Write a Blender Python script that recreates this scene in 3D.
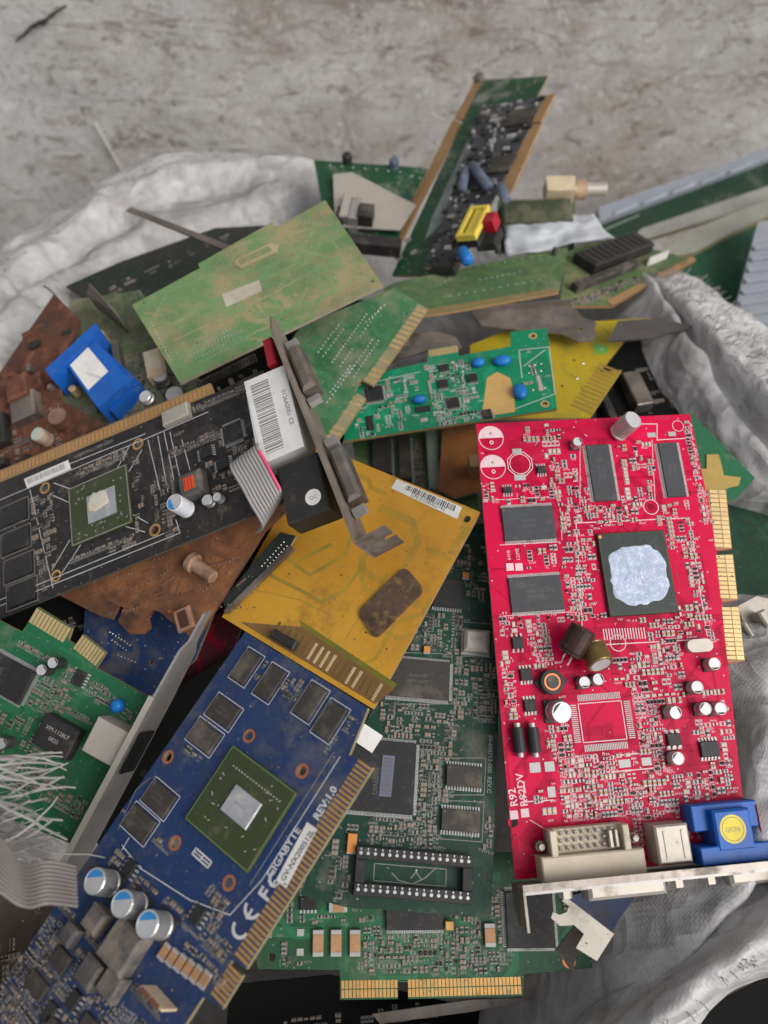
import bpy, bmesh, math, random
import numpy as np
from mathutils import Vector, Matrix, noise
from mathutils.geometry import tessellate_polygon

for o in list(bpy.data.objects): bpy.data.objects.remove(o)
SC = bpy.context.scene
COL = SC.collection
RND = random.Random(7)

# ------------------------------------------------------------------ camera, sky, light
PITCH = math.radians(55.0)
FPX = 769.0                                   # focal length in pixels of the 768 x 1024 frame
CAM = Vector((0.0, 0.0, 0.72))
RIGHT = Vector((1, 0, 0)); UPV = Vector((0, math.sin(PITCH), math.cos(PITCH))); BACK = Vector((0, -math.cos(PITCH), math.sin(PITCH)))
cam_data = bpy.data.cameras.new('camera'); cam = bpy.data.objects.new('camera', cam_data); COL.objects.link(cam)
cam.matrix_world = Matrix(((RIGHT.x, UPV.x, BACK.x, CAM.x), (RIGHT.y, UPV.y, BACK.y, CAM.y), (RIGHT.z, UPV.z, BACK.z, CAM.z), (0, 0, 0, 1)))
cam_data.sensor_fit = 'VERTICAL'; cam_data.sensor_height = 36.0; cam_data.lens = 36.0 * FPX / 1024.0
cam_data.clip_start = 0.01; cam_data.clip_end = 50
cam_data.dof.use_dof = True; cam_data.dof.focus_distance = 0.300; cam_data.dof.aperture_fstop = 8.5
SC.camera = cam
SC.render.resolution_x = 768; SC.render.resolution_y = 1024

SUN_EL, SUN_AZ = 42.0, 125.0                  # soft daylight from the right, a little behind the camera
world = bpy.data.worlds.new('World'); SC.world = world; world.use_nodes = True
wn = world.node_tree.nodes; wl = world.node_tree.links; wn.clear()
sky = wn.new('ShaderNodeTexSky'); sky.sky_type = 'NISHITA'; sky.sun_disc = False
sky.sun_elevation = math.radians(SUN_EL); sky.sun_rotation = math.radians(SUN_AZ)
sky.air_density = 1.0; sky.dust_density = 4.0; sky.ozone_density = 1.0
hsv = wn.new('ShaderNodeHueSaturation'); hsv.inputs['Saturation'].default_value = 0.22
bgn = wn.new('ShaderNodeBackground'); bgn.inputs['Strength'].default_value = 0.12
wout = wn.new('ShaderNodeOutputWorld')
wl.new(sky.outputs[0], hsv.inputs['Color']); wl.new(hsv.outputs[0], bgn.inputs['Color']); wl.new(bgn.outputs[0], wout.inputs['Surface'])
sun_d = bpy.data.lights.new('sun', 'SUN'); sun_d.energy = 1.0; sun_d.angle = math.radians(40); sun_d.color = (1.0, 0.98, 0.955)
sun = bpy.data.objects.new('sun', sun_d); COL.objects.link(sun)
_e, _a = math.radians(SUN_EL), math.radians(SUN_AZ)
SUN_DIR = Vector((math.sin(_a) * math.cos(_e), math.cos(_a) * math.cos(_e), math.sin(_e)))
sun.rotation_euler = SUN_DIR.to_track_quat('Z', 'Y').to_euler(); sun.location = (0.4, -0.6, 1.8)
SC.view_settings.view_transform = 'Standard'; SC.view_settings.look = 'None'; SC.view_settings.gamma = 1.0
SC.view_settings.exposure = 0.45; SC.view_settings.use_curve_mapping = False
SC.render.engine = 'CYCLES'
SC.cycles.max_bounces = 6; SC.cycles.use_denoising = True

def ray(px, py):
    return RIGHT * ((px - 384) / FPX) + UPV * ((512 - py) / FPX) - BACK
def at(px, py, z):                             # point seen at pixel (px, py) at depth z (mm) from the camera
    return CAM + ray(px, py) * (z / 1000.0)

# ------------------------------------------------------------------ materials
MATS = {}
def lin(c):
    return tuple(((x / 12.92) if x <= 0.04045 else ((x + 0.055) / 1.055) ** 2.4) for x in c)
def hexc(h):
    return lin(tuple(int(h[i:i + 2], 16) / 255 for i in (0, 2, 4)))
def mat(name, col, rough=0.5, metal=0.0, var=None, dust=None, bump=None, spec=0.28, coat=0.0, grime=0.5):
    """var = (scale, amount, colour2); dust = (coverage 0..1, colour, scale); bump = (scale, strength)."""
    if name in MATS: return MATS[name]
    m = bpy.data.materials.new(name); m.use_nodes = True; MATS[name] = m
    nt = m.node_tree; n = nt.nodes; l = nt.links; b = n['Principled BSDF']
    if isinstance(col, str): col = hexc(col)
    b.inputs['Roughness'].default_value = rough; b.inputs['Metallic'].default_value = metal
    b.inputs['Specular IOR Level'].default_value = spec
    b.inputs['Coat Weight'].default_value = coat; b.inputs['Coat Roughness'].default_value = 0.2
    tc = n.new('ShaderNodeTexCoord')
    oi = n.new('ShaderNodeObjectInfo')
    add = n.new('ShaderNodeVectorMath'); add.operation = 'ADD'
    l.new(tc.outputs['Object'], add.inputs[0])
    mul = n.new('ShaderNodeVectorMath'); mul.operation = 'SCALE'; mul.inputs['Scale'].default_value = 7.3
    l.new(oi.outputs['Location'], mul.inputs[0]); l.new(mul.outputs[0], add.inputs[1])
    co = add.outputs[0]
    rgb = n.new('ShaderNodeRGB'); rgb.outputs[0].default_value = (*col, 1)
    cur = rgb.outputs[0]
    def nz(scale, detail=5, rgh=0.6):
        t = n.new('ShaderNodeTexNoise'); t.inputs['Scale'].default_value = scale; t.inputs['Detail'].default_value = detail; t.inputs['Roughness'].default_value = rgh
        l.new(co, t.inputs['Vector']); return t.outputs['Fac']
    def ramp(fac, a, bb):
        r = n.new('ShaderNodeMapRange'); r.inputs['From Min'].default_value = a; r.inputs['From Max'].default_value = bb
        l.new(fac, r.inputs['Value']); return r.outputs[0]
    def mix(fac, c2, amount):
        x = n.new('ShaderNodeMix'); x.data_type = 'RGBA'; x.inputs['A'].default_value = (0, 0, 0, 1)
        mm = n.new('ShaderNodeMath'); mm.operation = 'MULTIPLY'; mm.inputs[1].default_value = amount
        l.new(fac, mm.inputs[0]); l.new(mm.outputs[0], x.inputs['Factor'])
        l.new(cur, x.inputs['A']); x.inputs['B'].default_value = (*c2, 1)
        return x.outputs['Result']
    if var:
        c2 = var[2] if len(var) > 2 else tuple(x * 0.45 for x in col)
        if isinstance(c2, str): c2 = hexc(c2)
        cur = mix(ramp(nz(var[0]), 0.35, 0.68), c2, var[1])
    if dust:
        dc = dust[1] if not isinstance(dust[1], str) else hexc(dust[1])
        d1 = ramp(nz(dust[2], 8, 0.68), 0.60 - 0.30 * dust[0], 0.74 - 0.28 * dust[0])
        cur = mix(d1, dc, min(1.0, 0.35 + dust[0]))
        rr = n.new('ShaderNodeMapRange'); rr.inputs['To Min'].default_value = rough; rr.inputs['To Max'].default_value = min(0.95, rough + 0.4)
        l.new(d1, rr.inputs['Value']); l.new(rr.outputs[0], b.inputs['Roughness'])
        d2 = ramp(nz(dust[2] * 9, 6, 0.7), 0.52, 0.78)
        cur = mix(d2, dc, 0.35 * min(1.0, dust[0] + 0.25))
        if metal > 0.3:
            mr = n.new('ShaderNodeMapRange'); mr.inputs['To Min'].default_value = metal; mr.inputs['To Max'].default_value = metal * 0.35
            l.new(d1, mr.inputs['Value']); l.new(mr.outputs[0], b.inputs['Metallic'])
    if grime > 0:
        g1 = ramp(nz(21, 9, 0.75), 0.46, 0.72); cur = mix(g1, (0.060, 0.048, 0.038), 0.55 * grime)
        g2 = ramp(nz(240, 5, 0.8), 0.56, 0.74); cur = mix(g2, (0.20, 0.17, 0.14), 0.45 * grime)
    l.new(cur, b.inputs['Base Color'])
    if bump:
        bn = n.new('ShaderNodeBump'); bn.inputs['Strength'].default_value = bump[1]; bn.inputs['Distance'].default_value = 0.0006
        l.new(nz(bump[0], 6), bn.inputs['Height']); l.new(bn.outputs[0], b.inputs['Normal'])
    return m

DUST = '8c8072'
M = dict(
    red=mat('red solder mask', (0.60, 0.001, 0.050), 0.42, var=(19, 0.85, (0.34, 0.001, 0.030)), dust=(0.10, '9a4a60', 55), bump=(700, 0.08), grime=0.2, spec=0.12),
    red_tr=mat('red trace', (0.30, 0.001, 0.026), 0.45, spec=0.1, grime=0.1),
    blue=mat('blue solder mask', (0.012, 0.038, 0.120), 0.42, var=(30, 0.5, (0.009, 0.022, 0.065)), dust=(0.3, '635d5a', 40), bump=(900, 0.05), grime=0.9),
    blue_tr=mat('blue trace', (0.016, 0.042, 0.13), 0.42),
    black=mat('black solder mask', (0.013, 0.012, 0.013), 0.42, var=(40, 0.5, (0.03, 0.026, 0.024)), dust=(0.15, '6e665c', 60), bump=(900, 0.06)),
    black_tr=mat('black trace', (0.035, 0.032, 0.032), 0.4),
    yellow=mat('bare amber laminate', (0.60, 0.315, 0.034), 0.42, var=(13, 0.8, (0.36, 0.155, 0.020)), dust=(0.2, '7c5420', 38), bump=(700, 0.05), grime=0.35),
    yellow_tr=mat('amber trace', (0.40, 0.27, 0.04), 0.42, var=(60, 0.6, (0.14, 0.12, 0.03))),
    dkgreen=mat('dark green solder mask', (0.006, 0.040, 0.024), 0.36, var=(35, 0.5, (0.004, 0.026, 0.018)), dust=(0.14, '6d675c', 60), bump=(900, 0.05)),
    dkgreen_tr=mat('dark green trace', (0.010, 0.070, 0.042), 0.36),
    green=mat('green solder mask', (0.012, 0.115, 0.048), 0.42, var=(35, 0.5, (0.006, 0.085, 0.035)), dust=(0.16, '7a7866', 60), bump=(900, 0.05)),
    green_tr=mat('green trace', (0.022, 0.17, 0.075), 0.42),
    teal=mat('emerald solder mask', (0.004, 0.200, 0.090), 0.33, var=(35, 0.4, (0.003, 0.12, 0.06)), dust=(0.07, '7a8a76', 60), bump=(900, 0.05)),
    teal_tr=mat('emerald trace', (0.010, 0.31, 0.15), 0.33),
    dusty=mat('dusty green solder mask', (0.105, 0.225, 0.085), 0.65, var=(26, 0.7, (0.17, 0.25, 0.11)), dust=(0.5, '9c8a68', 30), bump=(500, 0.2), grime=0.8),
    dusty_tr=mat('dusty trace', (0.15, 0.27, 0.115), 0.65, dust=(0.5, 'a08f6c', 40)),
    olive=mat('olive solder mask', (0.050, 0.105, 0.036), 0.55, var=(30, 0.6, (0.10, 0.13, 0.05)), dust=(0.33, '88825f', 40), bump=(700, 0.1)),
    olive_tr=mat('olive trace', (0.11, 0.17, 0.06), 0.55),
    forest=mat('forest solder mask', (0.006, 0.060, 0.024), 0.42, var=(22, 0.6, (0.004, 0.03, 0.014)), dust=(0.25, '9a978c', 45), bump=(700, 0.06)),
    mustard=mat('mustard solder mask', (0.42, 0.30, 0.012), 0.45, var=(26, 0.6, (0.30, 0.24, 0.02)), dust=(0.2, '7d6a30', 45), bump=(700, 0.05)),
    mustard_tr=mat('mustard trace', (0.30, 0.26, 0.03), 0.45),
    rust=mat('rusted brown board', (0.13, 0.046, 0.026), 0.85, var=(60, 0.9, (0.045, 0.022, 0.016)), dust=(0.35, '8a5a44', 70), bump=(260, 1.0), grime=1.0),
    rust_tr=mat('rusted trace', (0.20, 0.085, 0.045), 0.85, var=(120, 0.6, (0.08, 0.03, 0.02))),
    fr4=mat('raw board edge', (0.26, 0.22, 0.12), 0.7, var=(200, 0.5)),
    tan=mat('tan laminate edge', (0.30, 0.185, 0.085), 0.55, var=(60, 0.5, (0.25, 0.13, 0.05)), dust=(0.15, '7a6a50', 70)),
    chip=mat('black chip resin', (0.017, 0.0165, 0.018), 0.5, var=(90, 0.5, (0.03, 0.029, 0.028)), dust=(0.12, '6b655c', 90), bump=(1500, 0.15)),
    chipd=mat('dusty chip resin', (0.035, 0.031, 0.028), 0.6, var=(90, 0.6, (0.06, 0.052, 0.045)), dust=(0.3, '6d655a', 90), bump=(1500, 0.2)),
    chipg=mat('grey chip resin', (0.050, 0.053, 0.058), 0.55, var=(90, 0.5, (0.03, 0.03, 0.034)), dust=(0.12, '78756e', 90), bump=(1500, 0.15)),
    mark=mat('chip marking', (0.10, 0.10, 0.105), 0.6), markw=mat('bright chip marking', (0.33, 0.33, 0.33), 0.6),
    pin=mat('tinned pin', (0.44, 0.43, 0.42), 0.48, 0.5, dust=(0.25, '7b746a', 200)),
    pad=mat('tinned pad', (0.40, 0.39, 0.38), 0.55, 0.3, var=(300, 0.5, (0.32, 0.31, 0.30))),
    solder=mat('solder point', (0.66, 0.66, 0.65), 0.25, 0.85, grime=0.2),
    silk=mat('white printing ink', (0.55, 0.54, 0.54), 0.65), silkp=mat('pink tinted printing ink', (0.66, 0.48, 0.50), 0.6),
    silkd=mat('worn printing ink', (0.24, 0.23, 0.21), 0.7),
    gold=mat('gold contact', (0.58, 0.34, 0.125), 0.42, 0.65, var=(250, 0.6, (0.45, 0.24, 0.07)), dust=(0.12, '7d6138', 150)),
    goldp=mat('pale gold contact', (0.58, 0.42, 0.21), 0.48, 0.5, var=(250, 0.5, (0.52, 0.35, 0.14))),
    copper=mat('copper ring', (0.52, 0.185, 0.085), 0.4, 0.7),
    alu=mat('aluminium can', (0.58, 0.57, 0.56), 0.36, 0.8, var=(200, 0.35, (0.42, 0.42, 0.42)), dust=(0.12, '857c70', 150)),
    alutop=mat('can top', (0.50, 0.50, 0.51), 0.45, 0.3, var=(300, 0.3, (0.55, 0.55, 0.55))),
    bluemark=mat('blue can mark', (0.03, 0.22, 0.50), 0.45), blackmark=mat('black can mark', (0.02, 0.02, 0.02), 0.5),
    steel=mat('bracket steel', (0.36, 0.345, 0.33), 0.45, 0.55, var=(60, 0.5, (0.26, 0.25, 0.24)), dust=(0.18, '6f655b', 60), bump=(500, 0.08)),
    steeld=mat('tarnished steel', (0.24, 0.215, 0.19), 0.38, 0.75, var=(70, 0.7, (0.13, 0.11, 0.10)), dust=(0.35, '75695d', 50), bump=(500, 0.15)),
    steelb=mat('bright plated steel', (0.44, 0.40, 0.345), 0.48, 0.4, var=(70, 0.5, (0.42, 0.39, 0.34)), dust=(0.15, '857864', 70)),
    beige=mat('beige connector plastic', (0.56, 0.49, 0.37), 0.5, var=(70, 0.5, (0.40, 0.33, 0.24)), dust=(0.15, '7b6c56', 80)),
    bluepl=mat('blue connector plastic', (0.006, 0.10, 0.42), 0.42, var=(60, 0.4, (0.005, 0.05, 0.22)), dust=(0.08, '6d7f98', 80)),
    blackpl=mat('black connector plastic', (0.020, 0.019, 0.019), 0.5, var=(60, 0.5, (0.035, 0.033, 0.031)), dust=(0.15, '6a635a', 70)),
    redpl=mat('red connector plastic', (0.34, 0.010, 0.025), 0.45, var=(60, 0.5, (0.2, 0.01, 0.02))),
    yellowpl=mat('yellow plastic', (0.68, 0.52, 0.07), 0.5, var=(60, 0.4, (0.45, 0.34, 0.06))),
    whitepl=mat('white plastic', (0.66, 0.65, 0.63), 0.5, var=(60, 0.4, (0.45, 0.43, 0.4)), dust=(0.15, '8d8374', 70)),
    cream=mat('cream plastic', (0.62, 0.53, 0.38), 0.5, var=(70, 0.6, (0.40, 0.25, 0.13))),
    paper=mat('label paper', (0.70, 0.685, 0.66), 0.65, var=(50, 0.35, (0.5, 0.47, 0.43))),
    ink=mat('label ink', (0.05, 0.05, 0.055), 0.6), inkg=mat('faded label ink', (0.22, 0.21, 0.2), 0.6),
    yellowst=mat('yellow sticker', (0.72, 0.57, 0.06), 0.5, var=(200, 0.3, (0.5, 0.4, 0.05))),
    ferrite=mat('grey ferrite', (0.080, 0.076, 0.074), 0.6, var=(80, 0.6, (0.045, 0.043, 0.042)), dust=(0.35, '857a6e', 70), bump=(900, 0.2)),
    orange=mat('orange winding', (0.60, 0.075, 0.015), 0.45), mlcc=mat('tan capacitor ceramic', (0.42, 0.235, 0.115), 0.5, var=(250, 0.4)),
    resist=mat('black resistor', (0.022, 0.022, 0.024), 0.4), blueb=mat('blue bead', (0.008, 0.16, 0.50), 0.4, var=(120, 0.4)),
    subgreen=mat('package substrate', (0.036, 0.050, 0.019), 0.45, var=(60, 0.4, (0.05, 0.062, 0.026)), dust=(0.08, '7c775c', 120)),
    subdark=mat('dark package', (0.030, 0.037, 0.034), 0.42, var=(80, 0.4), dust=(0.1, '6f726c', 120)),
    die=mat('silicon die', (0.40, 0.405, 0.42), 0.3, 0.55, var=(160, 0.6, (0.62, 0.62, 0.63)), dust=(0.25, 'b9b5ae', 200)),
    paste=mat('dried thermal paste', (0.46, 0.52, 0.66), 0.8, var=(170, 0.7, (0.30, 0.35, 0.47)), dust=(0.35, 'dcdfe8', 420), bump=(900, 1.0), grime=0.1),
    hole=mat('dark void', (0.006, 0.006, 0.006), 0.8),
    browncap=mat('brown sleeve', (0.045, 0.020, 0.014), 0.3, var=(150, 0.7, (0.012, 0.010, 0.010)), dust=(0.1, '7a5a48', 150)),
    goldcan=mat('amber sleeve', (0.22, 0.14, 0.045), 0.3, 0.4, var=(120, 0.6, (0.06, 0.04, 0.02))),
    patch=mat('brown felt patch', (0.060, 0.036, 0.024), 0.85, var=(140, 0.8, (0.12, 0.08, 0.055)), dust=(0.25, '9b7a4a', 180), bump=(500, 0.6)),
    ribbon=mat('grey ribbon insulation', (0.29, 0.27, 0.255), 0.5, var=(60, 0.4, (0.33, 0.31, 0.3)), dust=(0.12, '80766c', 80)),
    pink=mat('pink ribbon stripe', (0.62, 0.07, 0.17), 0.5),
    label_tan=mat('tan masking pad', (0.56, 0.35, 0.12), 0.5, var=(60, 0.3)),
    padd=mat('dusty tinned pad', (0.27, 0.245, 0.22), 0.65, 0.15, var=(250, 0.5, (0.17, 0.15, 0.13))), mlccd=mat('dusty capacitor ceramic', (0.27, 0.175, 0.11), 0.6, var=(250, 0.4)),
    crumb=mat('dirt crumb', (0.17, 0.13, 0.10), 0.9), crumbd=mat('dark dirt crumb', (0.06, 0.048, 0.04), 0.9),
    greyslot=mat('grey slot plastic', (0.23, 0.25, 0.285), 0.5, var=(60, 0.4, (0.20, 0.21, 0.24)), dust=(0.2, '8b8a88', 50)),
)

# ------------------------------------------------------------------ mesh building (millimetres, in the thing's own frame)
class MB:
    def __init__(s): s.v = []; s.f = []; s.m = []; s.T = None
    def add(s, vs, fs, mi=0):
        b = len(s.v)
        if s.T is not None: vs = [tuple(s.T @ Vector(p)) for p in vs]
        s.v.extend(vs); s.f.extend([tuple(i + b for i in f) for f in fs]); s.m.extend([mi] * len(fs))
    def box(s, x0, y0, z0, x1, y1, z1, mi=0, bev=0.0):
        if x0 > x1: x0, x1 = x1, x0
        if y0 > y1: y0, y1 = y1, y0
        r = lambda z, d: [(x0 + d, y0 + d, z), (x1 - d, y0 + d, z), (x1 - d, y1 - d, z), (x0 + d, y1 - d, z)]
        if bev > 0:
            rings = [r(z0, 0), r(z1 - bev, 0), r(z1, bev)]
        else: rings = [r(z0, 0), r(z1, 0)]
        vs = [p for q in rings for p in q]; fs = [(3, 2, 1, 0)]
        for k in range(len(rings) - 1):
            a = 4 * k
            for i in range(4):
                j = (i + 1) % 4; fs.append((a + i, a + j, a + 4 + j, a + 4 + i))
        a = 4 * (len(rings) - 1); fs.append((a, a + 1, a + 2, a + 3))
        s.add(vs, fs, mi)
    def rbox(s, cx, cy, w, h, z0, z1, rot, mi=0, bev=0.0):
        old = s.T; t = Matrix.Translation((cx, cy, 0)) @ Matrix.Rotation(rot, 4, 'Z')
        s.T = t if old is None else old @ t
        s.box(-w / 2, -h / 2, z0, w / 2, h / 2, z1, mi, bev); s.T = old
    def prism(s, pts, z0, z1, mi=0, side=None, holes=()):
        loops = [list(pts)] + [list(h) for h in holes]
        flat = [p for lp in loops for p in lp]; n = len(flat)
        tris = tessellate_polygon([[Vector((p[0], p[1], 0)) for p in lp] for lp in loops])
        top = []
        for t in tris:
            a, b, c = (flat[i] for i in t)
            cr = (b[0] - a[0]) * (c[1] - a[1]) - (b[1] - a[1]) * (c[0] - a[0])
            if abs(cr) < 1e-9: continue
            top.append(tuple(t) if cr > 0 else (t[0], t[2], t[1]))
        vs = [(p[0], p[1], z1) for p in flat] + [(p[0], p[1], z0) for p in flat]
        s.add(vs, top, mi)
        b = len(s.v) - 2 * n
        s.f.extend([tuple(b + n + i for i in reversed(f)) for f in top]); s.m.extend([mi] * len(top))
        k = 0
        for q, lp in enumerate(loops):
            m = len(lp); area = sum(lp[i][0] * lp[(i + 1) % m][1] - lp[(i + 1) % m][0] * lp[i][1] for i in range(m))
            for i in range(m):
                a, c = b + k + i, b + k + (i + 1) % m
                f = (a, a + n, c + n, c) if (area > 0) == (q == 0) else (c, c + n, a + n, a)
                s.f.append(f); s.m.append(mi if side is None else side)
            k += m
    def lathe(s, prof, mi=0, n=20, mis=None, cx=0, cy=0):
        """prof = [(r, z)...] from the bottom up; closed at both ends when r = 0."""
        vs = []; fs = []; ms = []
        for (r, z) in prof:
            for i in range(n):
                a = 2 * math.pi * i / n; vs.append((cx + r * math.cos(a), cy + r * math.sin(a), z))
        for k in range(len(prof) - 1):
            for i in range(n):
                j = (i + 1) % n; fs.append((k * n + i, k * n + j, (k + 1) * n + j, (k + 1) * n + i)); ms.append(mi if mis is None else mis[k])
        fs.append(tuple(range(n - 1, -1, -1))); ms.append(mi if mis is None else mis[0])
        t = (len(prof) - 1) * n; fs.append(tuple(range(t, t + n))); ms.append(mi if mis is None else mis[-1])
        b = len(s.m); s.add(vs, fs, mi); s.m[b:] = ms
    def flat(s, pts, z, mi=0): s.add([(p[0], p[1], z) for p in pts], [tuple(range(len(pts)))], mi)
    def disc(s, cx, cy, r, z, mi=0, n=14, a0=0.0, a1=2 * math.pi):
        full = abs(a1 - a0 - 2 * math.pi) < 1e-6; k = n if full else n + 1
        s.flat([(cx + r * math.cos(a0 + (a1 - a0) * i / n), cy + r * math.sin(a0 + (a1 - a0) * i / n)) for i in range(k)], z, mi)
    def ring(s, cx, cy, r0, r1, z, mi=0, n=20):
        vs = []
        for i in range(n):
            a = 2 * math.pi * i / n; c, d = math.cos(a), math.sin(a)
            vs += [(cx + r0 * c, cy + r0 * d, z), (cx + r1 * c, cy + r1 * d, z)]
        s.add(vs, [(2 * i, 2 * i + 1, (2 * i + 3) % (2 * n), (2 * i + 2) % (2 * n)) for i in range(n)], mi)
    def line(s, a, b, w, z, mi=0):
        dx, dy = b[0] - a[0], b[1] - a[1]; L = math.hypot(dx, dy)
        if L < 1e-6: return
        ux, uy = dx / L * w / 2, dy / L * w / 2
        s.flat([(a[0] - ux + uy, a[1] - uy - ux), (b[0] + ux + uy, b[1] + uy - ux), (b[0] + ux - uy, b[1] + uy + ux), (a[0] - ux - uy, a[1] - uy + ux)], z, mi)
    def frame(s, x0, y0, x1, y1, w, z, mi=0):
        for a, b in (((x0, y0), (x1, y0)), ((x1, y0), (x1, y1)), ((x1, y1), (x0, y1)), ((x0, y1), (x0, y0))): s.line(a, b, w, z, mi)
    def tube(s, pts, r, mi=0, n=8):
        P = [Vector(p) for p in pts]; vs = []; fs = []
        for i, p in enumerate(P):
            d = (P[min(i + 1, len(P) - 1)] - P[max(i - 1, 0)]).normalized()
            a = d.cross(Vector((0, 0, 1)) if abs(d.z) < 0.9 else Vector((1, 0, 0))).normalized(); b = d.cross(a)
            for k in range(n):
                t = 2 * math.pi * k / n; vs.append(tuple(p + a * (r * math.cos(t)) + b * (r * math.sin(t))))
        for i in range(len(P) - 1):
            for k in range(n):
                j = (k + 1) % n; fs.append((i * n + k, i * n + j, (i + 1) * n + j, (i + 1) * n + k))
        fs += [tuple(range(n - 1, -1, -1)), tuple(range((len(P) - 1) * n, len(P) * n))]
        s.add(vs, fs, mi)
    def build(s, name, mats, parent=None, kind=None, smooth=False, label=None, scale=0.001):
        me = bpy.data.meshes.new(name)
        v = np.array(s.v, dtype=float) * scale if s.v else np.zeros((0, 3))
        me.from_pydata([tuple(p) for p in v], [], s.f)
        for q in (mats if isinstance(mats, (list, tuple)) else [mats]): me.materials.append(M[q] if isinstance(q, str) else q)
        if s.m: me.polygons.foreach_set('material_index', s.m)
        if smooth: me.polygons.foreach_set('use_smooth', [True] * len(me.polygons))
        me.update()
        return link(name, me, parent, kind, label)

def link(name, me, parent=None, kind=None, label=None):
    o = bpy.data.objects.new(name, me); COL.objects.link(o)
    if parent is not None: o.parent = parent
    if kind: o['kind'] = kind
    if label: o['label'] = label
    return o
def tag(o, label, cat, group=None):
    o['label'] = label; o['category'] = cat
    if group: o['group'] = group
    return o

TEXT_CACHE = {}
def text_mesh(s, size, mt, align='LEFT', bold=0.0):
    key = (s, size, mt, align, bold)
    if key not in TEXT_CACHE:
        c = bpy.data.curves.new('lettering', 'FONT'); c.body = s; c.size = size * 0.001; c.align_x = align; c.resolution_u = 2; c.offset = bold * 0.001
        o = bpy.data.objects.new('lettering', c); COL.objects.link(o)
        dg = bpy.context.evaluated_depsgraph_get(); dg.update()
        me = bpy.data.meshes.new_from_object(o.evaluated_get(dg))
        me.materials.clear(); me.materials.append(M[mt])
        bpy.data.objects.remove(o); bpy.data.curves.remove(c)
        TEXT_CACHE[key] = me
    return TEXT_CACHE[key]

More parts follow.
